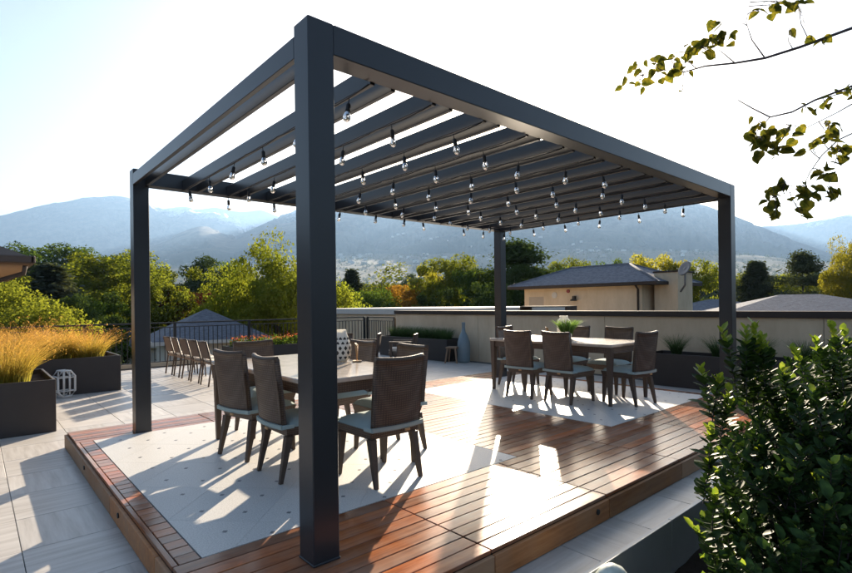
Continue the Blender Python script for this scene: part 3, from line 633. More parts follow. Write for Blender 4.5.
# ------------------------------------------------------------------ railing
def railing(p0, p1, label, nm='railing'):
    p0, p1 = Vector(p0), Vector(p1); L = (p1-p0).length; rz = math.atan2(p1.y-p0.y, p1.x-p0.x); t = empty(nm, p0, rz, label, 'railing')
    MB().bbox(0, L, -.028, .028, 1.055, 1.09, .004).build('top_rail', M['rail'], t); MB().bbox(0, L, -.015, .015, .955, .975, .003).build('rail', M['rail'], t); MB().bbox(0, L, -.02, .02, .09, .12, .003).build('bottom_rail', M['rail'], t)
    bm = MB().box(-.008, .008, -.008, .008, .1205, .9545).mesh('baluster', M['rail']); pm = MB().box(-.03, .03, -.03, .03, 0, 1.054).mesh('post', M['rail'])
    n_ = int(L/.118)
    for i in range(n_+1):
        link('baluster', bm, t, (L*i/n_, 0, 0))
    np_ = max(1, round(L/1.8))
    for i in range(np_+1): link('post', pm, t, (L*i/np_, .0005, 0))
    MB().bbox(0, L, -.06, .09, -.001, .10, .005).build('kerb', M['stucco'], t)
railing((-3.2, 11.78, TZ), (8.40, 11.78, TZ), 'long black metal railing with thin balusters along the terrace edge')
railing((8.47, 11.70, TZ), (8.47, 10.25, TZ), 'short black railing return joining the end of the stucco wall')

# ------------------------------------------------------------------ stucco parapet and buildings behind
par = empty('parapet_wall', (8.5, 3, TZ-.05), 0, 'long tan stucco parapet wall with dark metal cap', 'wall')
for a, b in ((-10.5, -7.0), (-7.0, -3.4), (-3.4, .2), (.2, 3.7), (3.7, 7.1)): MB().bbox(-.1, .12, a+.0035, b-.0035, 0, 1.2295, .004).build('wall_panel', M['stucco'], par)
MB().box(-.09, .11, -10.4, 7.0, .01, 1.22).build('wall_core', M['grout'], par)
for a, b in ((-10.5, -6.2), (-6.2, -2.2), (-2.2, 2.4), (2.4, 7.13)): MB().bbox(-.15, .17, a+.003, b-.003, 1.23, 1.335, .006).build('cap', M['cap'], par)
# flat roof beyond the wall
fr = empty('flat_roof', (13, 12, 0), 0, 'flat roof with pale coping just beyond the stucco wall', 'roof')
MB().box(-3.0, 3.2, -3.0, 6.5, -7, .95).build('wall', M['stucco'], fr); MB().bbox(-3.08, 3.28, -3.08, 6.58, .951, 1.17, .01).build('coping', M['house_white'], fr)
vent = empty('roof_vent', (13.2, 8.0, .0), .0, 'low dark metal vent frame on the flat roof', 'vent')
for y in (-.9, .9): MB().bbox(-.3, .3, y-.03, y+.03, -.2, 1.16, .005).build('upright', M['cap'], vent)
MB().bbox(-.3, .3, -.93, .93, 1.161, 1.20, .005).build('top', M['cap'], vent)
def hip_roof(b, x0, x1, y0, y1, z, zr, along='y', th=.16):
    if along == 'y':
        i = (x1-x0)/2; xm = (x0+x1)/2; r0, r1 = (xm, y0+i*1.0, zr), (xm, y1-i*1.0, zr)
        if r0[1] > r1[1]: r0 = r1 = (xm, (y0+y1)/2, zr)
    else:
        i = (y1-y0)/2; ym = (y0+y1)/2; r0, r1 = (x0+i, ym, zr), (x1-i, ym, zr)
        if r0[0] > r1[0]: r0 = r1 = ((x0+x1)/2, ym, zr)
    e = [(x0, y0, z), (x1, y0, z), (x1, y1, z), (x0, y1, z)]
    vs = e+[r0, r1]
    if along == 'y': fs = [(0, 1, 4), (1, 2, 5, 4), (2, 3, 5), (3, 0, 4, 5), (3, 2, 1, 0)]
    else: fs = [(0, 1, 5, 4), (1, 2, 5), (2, 3, 4, 5), (3, 0, 4), (3, 2, 1, 0)]
    b.add(vs, fs); return r0, r1
pb = empty('roof_pavilion', (20, 11.4, 0), 0, 'tan stucco building with grey shingled hip roof beyond the stucco wall', 'building')
MB().box(.45, 4.2, -3.1, 3.2, -7, 2.02).build('wall', M['stucco'], pb)
rf = MB(); R0, R1 = hip_roof(rf, 0, 4.7, -3.95, 3.95, 2.165, 3.12); rfo = rf.build('roof', M['slate'], pb)
MB().bbox(-.02, 4.72, -3.97, 3.97, 2.02, 2.16, .01).build('fascia', M['cap'], pb)
rcap = MB()
for a, b in ((R0, R1), ((0, -3.95, 2.165), R0), ((0, 3.95, 2.165), R1), ((4.7, -3.95, 2.165), R0)): rcap.tube([a, b], .06, 6)
rcap.build('ridge_cap', M['slate'], rfo)
MB().tube([(.1, -2.95, 2.10), (.40, -2.95, 1.85), (.40, -2.95, -2)], .045, 8).build('downspout', M['cap'], pb)
MB().tube([(.43, 1.35, 1.68), (.46, 1.35, 1.68)], .15, 20).build('round_sign', M['house_white'], pb)
MB().tube([(.41, .55, 1.86), (.46, .55, 1.86)], .09, 16).build('alarm_bell', M['red'], pb)
wl = MB().bbox(.30, .449, .12, .26, 1.40, 1.62, .01); wl.tube([(.36, .19, 1.5), (.26, .30, 1.42), (.26, -.02, 1.42)], .035, 8); wl.build('wall_lamp', M['black'], pb)
wd_ = MB(); wd_.box(.440, .4495, 2.0, 2.9, .3, 1.62); wd_.build('louvre_panel', M['house_tan'], pb)
rb = empty('stair_block', (22.0, 7.35, 0), 0, 'plain tan stucco block carrying the satellite dish beside the hip-roofed building', 'building')
MB().box(-.9, .6, -.30, .70, -7, 2.55).build('wall', M['stucco'], rb); MB().bbox(-.95, .65, -.35, .75, 2.551, 2.62, .01).build('coping', M['cap'], rb)
dp_ = at(686, 276, 20.4)
dsh = empty('satellite_dish', (dp_[0], dp_[1], dp_[2]-.35), 0, 'grey satellite dish on a bracket at the stair block', 'dish')
MB().tube([(.1, .25, -.25), (-.15, -.02, 0), (-.15, -.02, .45)], .04, 8).build('bracket', M['greymetal'], dsh)
b = MB(); n_ = 20; rings = []
for r_ in (0, .12, .23, .31): rings.append([(r_*math.cos(2*math.pi*q/n_), r_*math.sin(2*math.pi*q/n_), .35*r_*r_) for q in range(n_)])
vsd = [p for rg in rings for p in rg]; b.add(vsd, [(i*n_+q, i*n_+(q+1) % n_, (i+1)*n_+(q+1) % n_, (i+1)*n_+q) for i in range(3) for q in range(n_)], True); o = b.build('reflector', M['greymetal'], dsh, (-.18, -.05, .62)); o.rotation_euler = (R(-25), R(-62), 0)
mo = o.modifiers.new('thick', 'SOLIDIFY'); mo.thickness = .03
def house(px, d, wx, wy, zw, zr, rz, wall, roofm, label, along='x', name='house', wins=True, zb=GROUND, group=None):
    p = at(px, 300, d); t = empty(name, (p[0], p[1], zb), rz, label, 'house', group); h = zw-zb; r_ = zr-zb
    wl = MB().box(-wx/2, wx/2, -wy/2, wy/2, 0, h).build('wall', M[wall], t)
    b = MB(); hip_roof(b, -wx/2-.5, wx/2+.5, -wy/2-.5, wy/2+.5, h+.16, r_, along); b.build('roof', M[roofm], t); MB().box(-wx/2-.52, wx/2+.52, -wy/2-.52, wy/2+.52, h+.001, h+.155).build('fascia', M['house_white'], t)
    if wins:
        for fl in range(max(1, int(h/3))):
            z = h-2.2-fl*2.9
            for i in range(int(wx/2.4)):
                x = -wx/2+1.3+i*2.4
                wn = MB().bbox(x-.5, x+.5, -wy/2-.05, -wy/2-.001, z, z+1.3, .01).build('window', M['house_white'], t)
                MB().box(x-.43, x+.43, -wy/2-.062, -wy/2-.0505, z+.07, z+1.23).build('pane', M['pane'], wn)
    return t
fz = YAW-H
house(206, 25, 4.0, 4.4, -.30, 1.22, fz+.55, 'house_white', 'slate', 'white house with pale blue-grey hip roof just below the railing')
house(112, 44, 9.0, 7.0, -1.9, -.2, fz+.2, 'house_white', 'slate', 'low white house seen between the grass planter and the pergola post')
house(800, 30, 11.0, 9.0, .10, 1.62, fz-.35, 'stucco', 'slate', 'wide building with blue-grey hip roof rising just above the stucco wall')
house(716, 42, 9.0, 8.0, .0, 1.45, fz-.2, 'stucco', 'slate', 'grey-roofed building partly hidden by the stair block')
# eave of the building at the left of the terrace
ev = empty('terrace_house', (-.50, 9.05, 0), 0, 'brown hip-roofed building whose eave and gutter overhang the golden grass', 'building')
MB().box(-7, -.85, .85, 6.4, TZ-.02, 2.06).build('wall', M['house_tan'], ev)
b = MB(); hip_roof(b, -7.6, 0, 0, 7.0, 2.22, 4.0, 'x'); b.build('roof', M['brown_roof'], ev)
MB().bbox(-7.6, 0, 0, 7.0, 2.065, 2.215, .01).build('soffit', M['teak'], ev)
MB().bbox(-7.6, .06, -.08, -.005, 2.10, 2.23, .015).build('gutter', M['brown_roof'], ev); MB().bbox(.005, .08, -.08, 7.0, 2.10, 2.23, .015).build('gutter', M['brown_roof'], ev)
MB().tube([(-.06, .05, 2.06), (-.08, .12, 1.93), (-.55, .50, 1.76), (-.80, .80, 1.68), (-.82, .82, TZ)], .04, 8).build('downspout', M['brown_roof'], ev)

# ------------------------------------------------------------------ trees
def limb_tree(b, h, r0, g, top=.75, n_=9, spread=.5, start=.3):
    pts = [(0, 0, 0)]; x = y = 0
    for i in range(1, 7): x += g.normal(0, .02*h*.3); y += g.normal(0, .02*h*.3); pts.append((x, y, h*top*i/6))
    b.tube(pts, [r0*(1-.8*i/6) for i in range(7)], 7, cap=False)
    for i in range(n_):
        t = start+(1-start)*i/n_; k_ = t*6; i0 = min(5, int(k_)); p = np.array(pts[i0])+(np.array(pts[i0+1])-np.array(pts[i0]))*(k_-i0); a = i*2.4+g.normal(0, .3); L = h*spread*(1.05-.5*t)*g.uniform(.7, 1.1); rz = L*g.uniform(.35, .75)
        b.tube([p, p+np.array((math.cos(a)*L*.5, math.sin(a)*L*.5, rz*.45)), p+np.array((math.cos(a)*L, math.sin(a)*L, rz))], [r0*.38, r0*.22, r0*.05], 5, cap=False)
def crown_points(kind, h, g, nclump, per):
    out = []
    if kind in ('broad', 'oak', 'slim'):
        rx = {'broad': .36, 'oak': .46, 'slim': .20}[kind]*h; zc = .62*h if kind != 'slim' else .55*h; rzz = (.38 if kind != 'slim' else .45)*h
        for i in range(nclump):
            d = g.normal(size=3); d /= np.linalg.norm(d); rad = g.uniform(.12, 1)**.34; wob = 1+.22*math.sin(3*math.atan2(d[1], d[0])+kind.__len__())+g.normal(0, .10)
            c = np.array((d[0]*rx*wob, d[1]*rx*wob, zc+d[2]*rzz*wob))*np.array((1, 1, 1)); c[:2] *= rad; c[2] = zc+(c[2]-zc)*rad
            s_ = h*g.uniform(.045, .085); P = g.normal(size=(per, 3)); P /= (np.linalg.norm(P, axis=1)**.55)[:, None]; P = P*(s_, s_, s_*.6)+c; out.append(P)
    elif kind == 'conifer':
        for i in range(nclump):
            t = g.uniform(0, 1)**.75; z = h*(.08+.92*t); R_ = h*.20*(1-t)**.9*(1+.18*math.sin(t*60))+.03*h*(1-t); a = g.uniform(0, 2*math.pi); rr = R_*g.uniform(.35, 1.05)
            c = np.array((rr*math.cos(a), rr*math.sin(a), z-.15*rr)); s_ = h*.022*(1.4-t); u = np.array((math.cos(a), math.sin(a), -.25)); P = c+u*g.normal(size=(per, 1))*s_*1.8+g.normal(size=(per, 3))*s_*.6; out.append(P)
    elif kind == 'pine':
        lv = [(.45, .26), (.58, .30), (.70, .26), (.82, .20), (.93, .12), (.99, .05)]
        for i in range(nclump):
            zt_, R_ = lv[int(g.integers(0, len(lv)))]; a = g.uniform(0, 2*math.pi); rr = R_*h*g.uniform(.2, 1.05)*(1+.3*math.sin(2*a+zt_*20)); c = np.array((rr*math.cos(a), rr*math.sin(a), zt_*h+g.normal(0, .02*h))); s_ = h*.032
            out.append(g.normal(size=(per, 3))*(s_, s_, s_*.45)+c)
    return np.concatenate(out)
PROTO = {}
def proto(key, kind, h, nclump, per, leaf, seed, r0):
    g = np.random.default_rng(seed); b = MB()
    if kind in ('conifer', 'pine'): b.tube([(0, 0, 0), (0, 0, h*.5), (0, 0, h*.97)], [r0, r0*.6, r0*.08], 7, cap=False)
    else: limb_tree(b, h, r0, g, .8 if kind != 'slim' else .9, 11, .34 if kind != 'slim' else .16)
    if kind == 'pine':
        for q in range(14): a = q*2.4; z = h*(.42+.04*q); L = h*.2*(1-.04*q); b.tube([(0, 0, z), (L*math.cos(a), L*math.sin(a), z+.05*h)], [r0*.3, r0*.08], 5, cap=False)
    P = crown_points(kind, h, g, nclump, per); ctr = np.array((0, 0, .5*h)); od = P-ctr; od /= np.linalg.norm(od, axis=1)[:, None]+1e-6; v, f_ = leafcloud(P, leaf, g, .7 if kind != 'conifer' else .45, .2, od*.8)
    PROTO[key] = (b.mesh('trunk', M['bark']), npmesh('crown', v, f_, M['lf_green']), h)
proto('near', 'broad', 10, 110, 360, .17, 11, .17); proto('broad', 'broad', 10, 84, 300, .23, 12, .18); proto('broad2', 'broad', 10, 74, 300, .24, 13, .18); proto('oak', 'oak', 10, 125, 290, .24, 14, .22)
proto('slim', 'slim', 10, 110, 80, .22, 15, .12); proto('conifer', 'conifer', 10, 1300, 22, .22, 16, .14); proto('pine', 'pine', 10, 190, 110, .19, 17, .16)
def tree(px, ytop, d, kind, mat, label, wide=1.0, zb=GROUND, group=None, name='tree'):
    base = at(px, 304, d); top = at(px, ytop, d); tr, cr, h = PROTO[kind]; H_ = top[2]-zb; s_ = H_/h/(1.02 if kind in ('conifer', 'pine', 'slim') else 1.0)
    t = empty(name, (base[0], base[1], zb), random.uniform(0, 6.28), label, 'tree', group); t.scale = (s_*wide, s_*wide, s_)
    link('trunk', tr, t); c = link('crown', cr, t); c.material_slots[0].link = 'OBJECT'; c.material_slots[0].material = M[mat]
    return t
# left of the left post
tree(22, 278, 27, 'near', 'lf_lime', 'bright yellow-green tree behind the golden grass, under the brown eave', .8)
tree(50, 262, 38, 'conifer', 'lf_spruce', 'tall grey-green spruce between the yellow tree and the rounded green trees', 2.0)
tree(78, 296, 36, 'broad2', 'lf_dark', 'dark green tree at the foot of the tall grey-green spruce', .8)
tree(103, 261, 54, 'oak', 'lf_yg', 'wide rounded green tree between the spruce and the left pergola post', 1.15)
tree(30, 250, 92, 'oak', 'lf_green', 'large hazy tree on the rise behind the brown eave', 1.1)
tree(78, 251, 96, 'oak', 'lf_green', 'large hazy tree on the rise behind the tall spruce', 1.1)
tree(128, 256, 80, 'oak', 'lf_yg', 'hazy rounded tree on the rise behind the left pergola post', 1.0)
tree(133, 268, 62, 'oak', 'lf_yg', 'rounded green tree right behind the left pergola post', .8)
tree(100, 300, 40, 'broad', 'lf_green', 'small green tree below the wide rounded tree', .7)
tree(163, 272, 46, 'broad2', 'lf_yg', 'yellow-green tree just beside the left pergola post', .8)
tree(190, 291, 48, 'broad', 'lf_russet', 'dark russet tree behind the pale blue-grey hip roof', .75)
# between the posts
tree(279, 242, 28, 'near', 'lf_yg', 'large sunlit yellow-green tree just beyond the railing, left of the front post', .66)
tree(243, 272, 31, 'near', 'lf_yg', 'spreading lower yellow-green tree leaning against the large sunlit one', .66)
tree(318, 262, 31, 'near', 'lf_yg', 'yellow-green tree hidden mostly by the front post', .7)
tree(200, 263, 88, 'oak', 'lf_dark', 'dark broad tree far behind the pale blue-grey roof', .9)
tree(228, 268, 90, 'oak', 'lf_green', 'green broad tree far behind the large sunlit one', .8)
# between the front post and the back post
tree(352, 268, 60, 'conifer', 'lf_conifer', 'dark spruce right beside the front post', 1.4)
tree(346, 286, 46, 'broad2', 'lf_dark', 'dark green tree at the foot of the spruce beside the front post', .8)
tree(384, 270, 64, 'slim', 'lf_yg', 'slender pale green tree left of the orange trees', 1.4)
tree(372, 290, 50, 'broad', 'lf_green', 'green tree below the slender pale green one', .7)
tree(408, 284, 56, 'broad', 'lf_orange', 'orange autumn tree above the end of the stucco wall', .75)
tree(425, 290, 60, 'broad2', 'lf_gold', 'gold and orange tree beside the orange autumn tree', .6)
tree(450, 257, 54, 'broad', 'lf_yg', 'bright yellow-green tree left of the back post', .75)
tree(436, 270, 58, 'broad2', 'lf_gold', 'golden tree leaning against the bright yellow-green one', .6)
tree(440, 292, 40, 'broad2', 'lf_dark', 'dark round shrub-like tree in front of the bright yellow-green tree', .55)
tree(478, 270, 50, 'broad', 'lf_green', 'green tree just left of the back post', .6)
tree(488, 285, 40, 'broad2', 'lf_dark', 'dark tree right behind the back post', .55)
tree(520, 247, 50, 'pine', 'lf_dark', 'dark spreading pine right of the back post behind the hip roof', 1.45)
tree(508, 266, 46, 'broad2', 'lf_dark', 'dark leafy tree between the back post and the spreading pine', .7)
tree(566, 260, 60, 'broad', 'lf_yg', 'tree top just above the shingled hip roof', .6)
tree(601, 263, 70, 'broad2', 'lf_green', 'distant green tree top behind the ridge of the hip roof', .6)
tree(648, 256, 52, 'broad', 'lf_gold', 'golden tree behind the right end of the hip roof', .5)
tree(670, 264, 50, 'broad2', 'lf_gold', 'golden tree behind the stair block', .5)
tree(698, 262, 46, 'broad', 'lf_yg', 'yellow-green tree right of the satellite dish', .55)
# right
tree(756, 260, 56, 'conifer', 'lf_conifer', 'dark spruce just right of the far right pergola post', 1.6)
tree(741, 272, 60, 'broad', 'lf_yg', 'yellow-green tree half behind the far right pergola post', .6)
tree(780, 276, 64, 'broad2', 'lf_yg', 'yellow-green tree between the spruce and the pine', .7)
tree(803, 257, 52, 'pine', 'lf_conifer', 'dark pine above the wide blue-grey roof', .95)
tree(853, 240, 44, 'near', 'lf_gold', 'tall golden tree beyond the wide blue-grey roof, beside the low yellow-green tree', .42)
tree(826, 280, 60, 'broad', 'lf_yg', 'low yellow-green tree between the pine and the tall golden tree', .6)
# background rows
g = np.random.default_rng(5)
for i in range(60):
    px = g.uniform(-30, 880); d = g.uniform(110, 320)
    H_ = g.uniform(7, 12); zb = float(height(np.array(d), np.array(YAW-math.atan((px-426)/F_PX)))); yt = 304-(zb+H_-1.3)/d*F_PX
    k_ = ['oak', 'broad', 'broad2', 'conifer', 'broad'][int(g.integers(0, 5))]; m_ = ['lf_green', 'lf_yg', 'lf_dark', 'lf_conifer', 'lf_green', 'lf_gold'][int(g.integers(0, 6))]
    tree(px, yt, d, k_, m_ if k_ != 'conifer' else 'lf_conifer', 'one of the many distant town trees below the mountains', 1.1, zb, 'distant town trees')
# far wood: reads as one mass
P = []
for i in range(8000):
    a = YAW+g.uniform(-R(46), R(46)); d = 220*math.exp(g.uniform(0, 1)**.85*math.log(18)); z = float(height(np.array(d), np.array(a))); hh = g.uniform(5, 11)*(1+d/5000)
    s_ = hh*.28; n_ = 34; P.append(g.normal(size=(n_, 3))*(s_*.8, s_*.8, hh*.27)+(CAM[0]+d*math.cos(a), CAM[1]+d*math.sin(a), z+hh*.5))
P = np.concatenate(P); v, f_ = leafcloud(P, 3.0, g, .8)
tag(link('far_wood', npmesh('far_wood', v, f_, M['lf_far'])), 'far mass of town trees filling the valley below the mountains', 'trees', None, 'stuff')
# houses on the foothills
def far_house(i, px, d, w_, l_, h, wall, roofm):
    a = YAW-math.atan((px-426)/F_PX); dd = d; z = float(height(np.array(dd), np.array(a))); t = empty('hillside_house', (CAM[0]+dd*math.cos(a), CAM[1]+dd*math.sin(a), z-1), a+H+g.uniform(-.5, .5), 'tiny pale house on the foothills below the mountain', 'house', 'houses scattered over the foothills')
    MB().box(-w_/2, w_/2, -l_/2, l_/2, 0, h+1).build('wall', M[wall], t); b = MB(); hip_roof(b, -w_/2-.6, w_/2+.6, -l_/2-.6, l_/2+.6, h+1.02, h+3.6, 'x'); b.build('roof', M[roofm], t)
for i in range(130):
    px = g.choice([g.uniform(335, 500), g.uniform(335, 480), g.uniform(150, 300), g.uniform(500, 740), g.uniform(-10, 140)]); far_house(i, px, g.uniform(2300, 4100), g.uniform(14, 30), g.uniform(10, 16), g.uniform(7, 12), 'house_white' if g.uniform() < .75 else 'house_tan', 'slate' if g.uniform() < .55 else 'house_white')

# ------------------------------------------------------------------ front planter with shrub
bed = MB(); nx, ny = 70, 40; gg = [[(BX0+.005+(8.5-BX0)*i/nx, -8.9+(BY1-.005+8.9)*(j/ny)**.6, BZ+random.uniform(-.03, .03)) for j in range(ny+1)] for i in range(nx+1)]
bed.add([p for r_ in gg for p in r_], [(i*(ny+1)+j, (i+1)*(ny+1)+j, (i+1)*(ny+1)+j+1, i*(ny+1)+j+1) for i in range(nx) for j in range(ny)], True)
tag(bed.build('planting_bed', M['soil']), 'sunken bed of dark soil below the paved edge', None, None, 'structure')
edg = empty('metal_edging', (BX0, BY1, BZ-.05), 0, 'brushed steel edging that faces the drop from paving to planting bed', 'edging')
eh = TZ+.003-BZ+.05
for q in range(4): MB().bbox(.004+q*2.05, 2.05+q*2.05-.002, -.006, -.0005, 0, eh, .0015).build('plate', M['galv'], edg)
for q in range(4): MB().bbox(.0005, .006, -8.2+q*2.05, -8.2+(q+1)*2.05-.008, 0, eh, .0015).build('plate', M['galv'], edg)
for q in range(4): MB().bbox(.004+q*2.05, 2.05+q*2.05-.002, -.0065, .022, eh+.0005, eh+.004, .001).build('lip', M['galv'], edg)
MB_ = MB(); MB_.lathe([(0, -.06), (.10, -.05), (.14, .06), (.145, .18), (.135, .30), (.11, .39), (.07, .445), (.03, .468), (.0005, .472)], 32, (0, 0, 0), 1, .85)
st_ = MB_.mesh('garden_boulder', M['pebble']); cs = np.empty(len(st_.vertices)*3); st_.vertices.foreach_get('co', cs); cs = cs.reshape(-1, 3); cs *= 1+.10*(fbm(cs[:, 0]*9+3, cs[:, 1]*9+cs[:, 2]*6, 3)[:, None]-.5); st_.vertices.foreach_set('co', cs.ravel())
so = tag(link('garden_boulder', st_, None, (1.15, -.95, BZ+.01)), 'smooth pale mottled boulder standing in the planting bed at the steel edging', 'boulder')
FPZ = BZ+.10
LEAF = [(0, 0, 0), (.35, .30, .10), (.72, .26, .07), (1.0, 0, -.04), (.72, -.26, .07), (.35, -.30, .10), (.36, 0, 0), (.72, 0, .0)]   # midrib along x
LF = [(0, 6, 1), (1, 6, 7, 2), (2, 7, 3), (0, 5, 6), (5, 4, 7, 6), (4, 3, 7)]
def leaf_mesh(name, L, W, mat, fold=1.0): return MB().add([(x*L, y*W*1.7, abs(z)*L*fold*(1 if z >= 0 else -1)) for x, y, z in LEAF], LF, True).mesh(name, M[mat])
def frame(d, up):
    d = Vector(d).normalized(); up = Vector(up); s_ = up.cross(d)
    if s_.length < 1e-3: s_ = Vector((1, 0, 0)).cross(d)
    s_.normalize(); n_ = d.cross(s_); return Matrix((d, s_, n_)).transposed()
shrub = empty('evergreen_shrub', (2.35, -1.75, FPZ-.10), 0, 'dense glossy dark green shrub with bright tips in the planting bed', 'shrub')
gb = np.random.default_rng(21); O = np.array((2.35, -1.75, FPZ-.10))
shoots = []
for i in range(1700):
    a = gb.uniform(0, 2*math.pi); rr = math.sqrt(gb.uniform(0, 1)); ux, uy = rr*math.cos(a), rr*math.sin(a)
    x, y = 1.34*ux, .50*uy; env = max(0, 1-rr**5)**.5; hmax = (1.14+.16*float(sstep(-.7, .6, np.array(x)))+.06*math.sin(x*7+1)+.05*math.sin(y*9))*env
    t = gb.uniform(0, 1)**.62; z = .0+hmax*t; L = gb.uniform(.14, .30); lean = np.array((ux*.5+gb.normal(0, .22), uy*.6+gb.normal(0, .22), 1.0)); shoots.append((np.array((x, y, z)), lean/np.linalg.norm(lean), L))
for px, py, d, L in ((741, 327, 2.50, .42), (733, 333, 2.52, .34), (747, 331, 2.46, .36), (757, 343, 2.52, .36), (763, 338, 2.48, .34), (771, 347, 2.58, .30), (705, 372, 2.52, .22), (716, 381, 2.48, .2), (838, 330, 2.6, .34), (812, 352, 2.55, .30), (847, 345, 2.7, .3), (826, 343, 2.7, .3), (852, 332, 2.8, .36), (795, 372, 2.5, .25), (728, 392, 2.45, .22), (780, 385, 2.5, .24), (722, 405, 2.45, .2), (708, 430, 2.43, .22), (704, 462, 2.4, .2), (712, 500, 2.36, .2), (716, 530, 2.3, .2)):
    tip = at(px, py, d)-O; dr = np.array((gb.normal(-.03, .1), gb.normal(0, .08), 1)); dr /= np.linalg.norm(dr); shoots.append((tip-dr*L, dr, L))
lmesh = [leaf_mesh('leaf', .060, .033, 'lf_bush'), leaf_mesh('leaf', .046, .026, 'lf_bush'), leaf_mesh('leaf', .040, .022, 'lf_tip')]
LVv = [np.array([(x*L, y*W*1.7, abs(z)*L) for x, y, z in LEAF]) for L, W in ((.060, .033), (.046, .026), (.040, .022))]
cand = []; stems = MB()
for si, (p, dr, L) in enumerate(shoots):
    tall = si >= 1700; bend = gb.normal(0, .05, 3); bend[2] = 0; nn = int(L/(.013 if tall else .017)); q0 = p
    stems.tube([p, p+dr*L*.5+bend*.3, p+dr*L+bend], [.0035, .0026, .0012], 4, cap=False)
    for q in range(nn):
        t = (q+1)/nn; c = p+dr*L*t+bend*t*t
        for s_ in (0, 1):
            an = q*1.571+s_*math.pi+gb.normal(0, .25)+si; out = np.array((math.cos(an), math.sin(an), 0)); up_ = .35+1.1*t**3+gb.normal(0, .15); dv = out+dr*up_
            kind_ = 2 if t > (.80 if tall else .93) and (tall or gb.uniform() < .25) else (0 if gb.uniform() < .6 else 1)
            cand.append((c, dv/np.linalg.norm(dv), dr, kind_, gb.uniform(.5, 1.3)*(1.25 if tall else 1)))
stems.build('stems', M['twig'], shrub)
def vis_score(c):
    q = pix(c[0]+O); return 1e9 if (q is None or not (0 < q[0] < 852 and 0 < q[1] < 573)) else q[2]
order = sorted(range(len(cand)), key=lambda i: vis_score(cand[i])-(.35 if cand[i][3] == 2 else 0))
big = set(order[:300]); acc = {0: [], 1: [], 2: []}
for i, (c, dv, up, kd, sc) in enumerate(cand):
    m = frame(dv, up)
    if i in big:
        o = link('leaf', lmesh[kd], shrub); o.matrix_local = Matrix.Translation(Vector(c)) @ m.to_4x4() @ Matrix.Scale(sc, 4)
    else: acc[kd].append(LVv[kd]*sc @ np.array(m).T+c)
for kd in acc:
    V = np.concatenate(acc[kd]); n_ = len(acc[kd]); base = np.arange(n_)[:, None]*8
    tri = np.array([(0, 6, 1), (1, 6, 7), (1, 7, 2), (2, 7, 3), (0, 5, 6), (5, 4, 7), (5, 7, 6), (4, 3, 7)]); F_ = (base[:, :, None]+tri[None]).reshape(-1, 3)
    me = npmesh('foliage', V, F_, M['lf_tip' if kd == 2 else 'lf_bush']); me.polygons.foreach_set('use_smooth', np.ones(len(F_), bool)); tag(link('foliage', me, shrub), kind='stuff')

# ------------------------------------------------------------------ tree whose branches reach into the picture
TB = at(1060, 300, 2.5); TB = np.array((TB[0], TB[1], FPZ-.12))
orn = empty('ornamental_tree', tuple(TB), 0, 'young tree whose thin branches with yellowing heart-shaped leaves hang beside the pergola', 'tree')
MB().tube([(0, 0, 0), (.03, .02, 1.0), (-.02, .03, 2.0), (.02, 0, 2.7), (.0, .05, 3.4)], [.035, .03, .024, .016, .006], 9).build('trunk', M['bark'], orn)
DB = 2.15
def bpt(px, py, dd=0): return at(px, py, DB+dd)-TB
branches = [
 ([(1062, 60, .30), (960, 20, .15), (852, 28, .05), (800, 47, 0), (765, 58, 0), (735, 63, 0), (705, 66, 0), (684, 72, -.02)], .0085),
 ([(765, 58, 0), (752, 40, .02), (746, 22, .03), (750, 2, .03)], .003),
 ([(735, 63, 0), (722, 52, .0), (714, 47, 0)], .0025), ([(684, 72, -.02), (662, 70, -.02), (640, 76, -.03)], .0025),
 ([(1062, 150, .30), (950, 95, .12), (852, 86, .02), (815, 100, 0), (792, 112, 0), (770, 117, .02), (752, 108, .03), (738, 100, .03)], .0065),
 ([(950, 95, .12), (880, 92, .1), (852, 104, .06), (838, 112, .05), (806, 128, .05), (786, 124, .04)], .004),
 ([(950, 95, .12), (870, 125, .03), (838, 140, .02), (822, 155, .02), (810, 172, .02), (804, 185, .02)], .004),
 ([(815, 100, 0), (835, 95, .02), (850, 92, .05)], .003), ([(770, 117, .02), (758, 130, .02), (752, 140, .02)], .0025), ([(804, 185, .02), (790, 192, .02), (776, 196, .02)], .002), ([(838, 140, .02), (836, 160, .02), (830, 180, .02)], .002)]
for pts, r_ in branches:
    P = [bpt(*q) for q in pts]; MB().tube([tuple(p) for p in P], [r_*(1-.7*i/(len(P)-1)) for i in range(len(P))], 6).build('branch', M['twig'], orn)
HEART = [(0, 0, 0), (-.06, .20, .03), (.10, .40, .09), (.38, .43, .10), (.70, .24, .05), (1.0, 0, -.05), (.70, -.24, .05), (.38, -.43, .10), (.10, -.40, .09), (-.06, -.20, .03), (.35, 0, 0), (.68, 0, 0)]
HFc = [(0, 10, 2, 1), (2, 10, 3), (3, 10, 11, 4), (4, 11, 5), (0, 9, 8, 10), (8, 7, 10), (7, 6, 11, 10), (6, 5, 11)]
hm = [MB().add([(x*L, y*L*wd2, abs(z)*L*fo*(1 if z >= 0 else -1)+ .1*L*x*x*cu_) for x, y, z in HEART], HFc, True).mesh('leaf', M['lf_branch']) for L, wd2, fo, cu_ in ((.060, 1.0, .5, -1.2), (.054, .95, .9, .8), (.048, .85, 1.4, -1.8), (.064, 1.05, .3, 1.0))]
gl = np.random.default_rng(8)
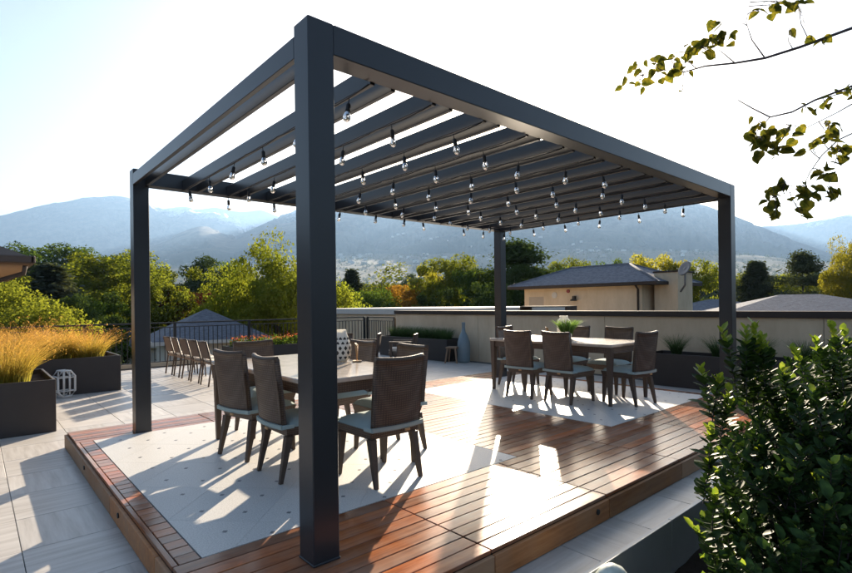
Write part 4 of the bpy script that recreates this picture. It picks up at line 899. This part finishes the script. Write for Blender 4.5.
clus = [(640, 75, 16, 9, 7), (655, 62, 12, 10, 5), (672, 60, 14, 12, 5), (700, 48, 16, 10, 12), (712, 40, 12, 14, 10), (722, 32, 8, 8, 6), (690, 62, 10, 10, 5), (668, 78, 8, 8, 4), (738, 24, 3, 5, 1), (760, 12, 3, 4, 2), (770, 5, 8, 5, 3), (798, 4, 8, 4, 5), (783, 2, 8, 4, 4), (790, 28, 4, 3, 1), (808, 38, 4, 4, 2), (826, 40, 4, 4, 2), (640, 82, 8, 6, 3), (683, 90, 2, 6, 1), (765, 140, 14, 12, 15), (754, 130, 8, 10, 8), (776, 148, 12, 8, 10), (790, 130, 10, 8, 7), (808, 146, 8, 6, 4), (758, 120, 6, 6, 4), (806, 108, 5, 5, 2), (824, 102, 8, 6, 4), (845, 92, 8, 8, 6), (832, 126, 10, 8, 7), (840, 152, 10, 8, 6), (822, 136, 8, 6, 4), (820, 170, 10, 10, 7), (836, 150, 8, 10, 5), (800, 190, 12, 9, 9), (772, 198, 10, 10, 8), (830, 192, 9, 9, 8), (776, 214, 7, 5, 5), (812, 194, 8, 12, 5), (800, 212, 4, 6, 3), (786, 182, 8, 5, 4)]
bp_all = []
for pts, r_ in branches:
    for (a0, a1, a2), (b0, b1, b2) in zip(pts[:-1], pts[1:]):
        for t in np.linspace(0, 1, 6): bp_all.append(bpt(a0+(b0-a0)*t, a1+(b1-a1)*t, a2+(b2-a2)*t))
bp_all = np.array(bp_all)
for px, py, sx, sy, n_ in clus:
    c0 = bpt(px, py); near = bp_all[np.argmin(np.linalg.norm(bp_all-c0, axis=1))]; tw = MB()
    mid = (near+c0)/2+gl.normal(0, .008, 3); tw.tube([tuple(near), tuple(mid), tuple(c0)], [.0022, .0017, .0012], 5)
    for q in range(int(n_*1.3+.5)):
        p = bpt(px+gl.normal(0, sx*.55), py+gl.normal(0, sy*.55), gl.normal(0, .035)); a = gl.uniform(0, 6.28); dv = (.55*math.cos(a), .55*math.sin(a), gl.uniform(-1.0, .05)); m = frame(dv, (gl.normal(0, .6), gl.normal(0, .6), 1))
        o = link('leaf', hm[int(gl.integers(0, 4))], orn); o.matrix_local = Matrix.Translation(Vector(p)) @ m.to_4x4() @ Matrix.Scale(gl.uniform(.5, .98), 4)
        u_ = gl.uniform(.3, 1); tgt = near+(c0-near)*u_; tw.tube([tuple(tgt), tuple((tgt+p)/2+np.array((0, 0, .006))), tuple(p)], [.0011, .0009, .0007], 4, cap=False)
    tw.build('twig', M['twig'], orn)

# ------------------------------------------------------------------ haze: valley air
hz = MB().box(-14500, 14500, -14500, 14500, GROUND-2, 1750)
hm_ = bpy.data.materials.new('valley_haze'); hm_.use_nodes = True; t_ = hm_.node_tree; t_.nodes.remove(t_.nodes['Principled BSDF']); pv = t_.nodes.new('ShaderNodeVolumePrincipled')
pv.inputs['Color'].default_value = (.38, .62, 1, 1); pv.inputs['Density'].default_value = 7.2e-5; pv.inputs['Anisotropy'].default_value = .3
t_.links.new(pv.outputs[0], t_.nodes['Material Output'].inputs['Volume'])
ho = hz.build('haze', hm_); tag(ho, 'pale blue valley haze', None, None, 'stuff')
